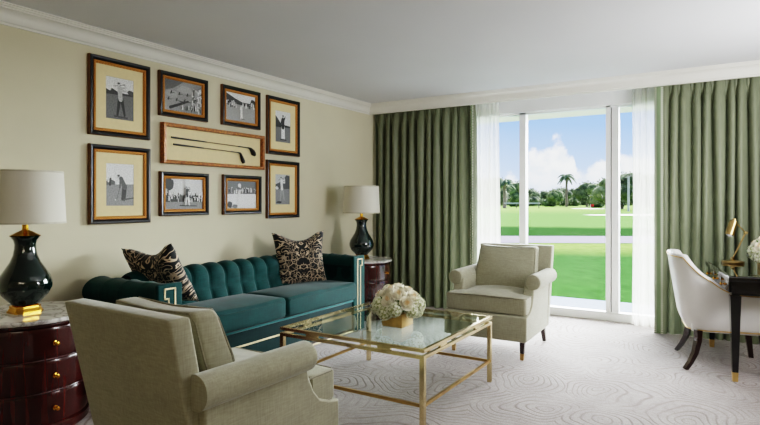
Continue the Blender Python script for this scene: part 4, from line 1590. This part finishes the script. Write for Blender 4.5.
top = nt.m('ADD', cu, nt.m('MULTIPLY', nt.m('SUBTRACT', n1, .5), .075))
dens = nt.n('ShaderNodeMapRange', {'Value': nt.m('SUBTRACT', top, v), 'From Min': -.002, 'From Max': .016}, interpolation_type='SMOOTHSTEP').outputs[0]
n2 = nt.n('ShaderNodeTexNoise', {'Vector': cvv, 'Scale': 42.0, 'Detail': 5.0}).outputs[0]
ccol = nt.ramp(n2, [(0.35, rgb(214, 222, 236)), (0.6, rgb(252, 252, 252))])
base_fade = nt.n('ShaderNodeMapRange', {'Value': v, 'From Min': .015, 'From Max': .06, 'To Min': .35, 'To Max': 1.0}).outputs[0]
dens = nt.m('MULTIPLY', nt.m('MULTIPLY', dens, base_fade), .95)
col = nt.mix(dens, sky, ccol)
below = nt.m('LESS_THAN', sp.outputs[2], 0.0)
col = nt.mix(below, col, rgb(120, 150, 100))
bg = nt.n('ShaderNodeBackground', {'Color': col, 'Strength': 1.45})
t.links.new(bg.outputs[0], wo.inputs[0])

# ------------------------------------------------------------------ lights
def area(name, loc, target, sx, sy, power, col=(1, 1, 1)):
    l = bpy.data.lights.new(name, 'AREA')
    l.shape = 'RECTANGLE'; l.size = sx; l.size_y = sy; l.energy = power; l.color = col
    o = bpy.data.objects.new(name, l); COL.objects.link(o)
    o.location = loc
    o.rotation_euler = (Vector(target) - Vector(loc)).to_track_quat('-Z', 'Y').to_euler()
    return o


def sun(name, energy, angle, travel, col):
    l = bpy.data.lights.new(name, 'SUN'); l.energy = energy; l.angle = R(angle); l.color = col
    o = bpy.data.objects.new(name, l); COL.objects.link(o)
    o.location = (3, 12, 6)
    o.rotation_euler = Vector(travel).to_track_quat('-Z', 'Y').to_euler()
    return o


sun('sun', 1.2, 1.0, (.75, .55, -.62), (1, .95, .86))
sun('bright_sky_glow', 35.0, 75, (-.06, -1, -.38), (.95, .97, 1))
area('room_fill', (4.4, -1.7, 2.35), (2.2, 3.5, .9), 2.4, .9, 11, (1, .88, .68))
area('ceiling_wash', (5.2, 4.3, 1.5), (3.0, 4.9, 2.56), 1.0, 1.0, 40, (.97, .98, 1))  # uplight added out of view to brighten the ceiling near the window
area('room_fill', (3.6, 2.6, 2.54), (3.6, 2.6, 0), 2.4, 2.4, 5, (1, .97, .92))

# ------------------------------------------------------------------ camera
cam = bpy.data.cameras.new('camera')
cam.sensor_width = 36; cam.lens = 552 / 760 * 36; cam.shift_y = -10.5 / 760; cam.clip_end = 2000
co_ = bpy.data.objects.new('camera', cam); COL.objects.link(co_)
co_.location = (3.945, 0, 1.3); co_.rotation_euler = (PI / 2, 0, VA)
sc = bpy.context.scene
sc.camera = co_
sc.view_settings.view_transform = 'Filmic'
sc.view_settings.look = 'High Contrast'
sc.view_settings.exposure = 0.85
sc.cycles.use_denoising = True
sc.cycles.max_bounces = 10
sc.cycles.diffuse_bounces = 6
sc.cycles.transparent_max_bounces = 16
sc.cycles.sample_clamp_indirect = 6.0
sc.cycles.caustics_reflective = False
sc.cycles.caustics_refractive = False
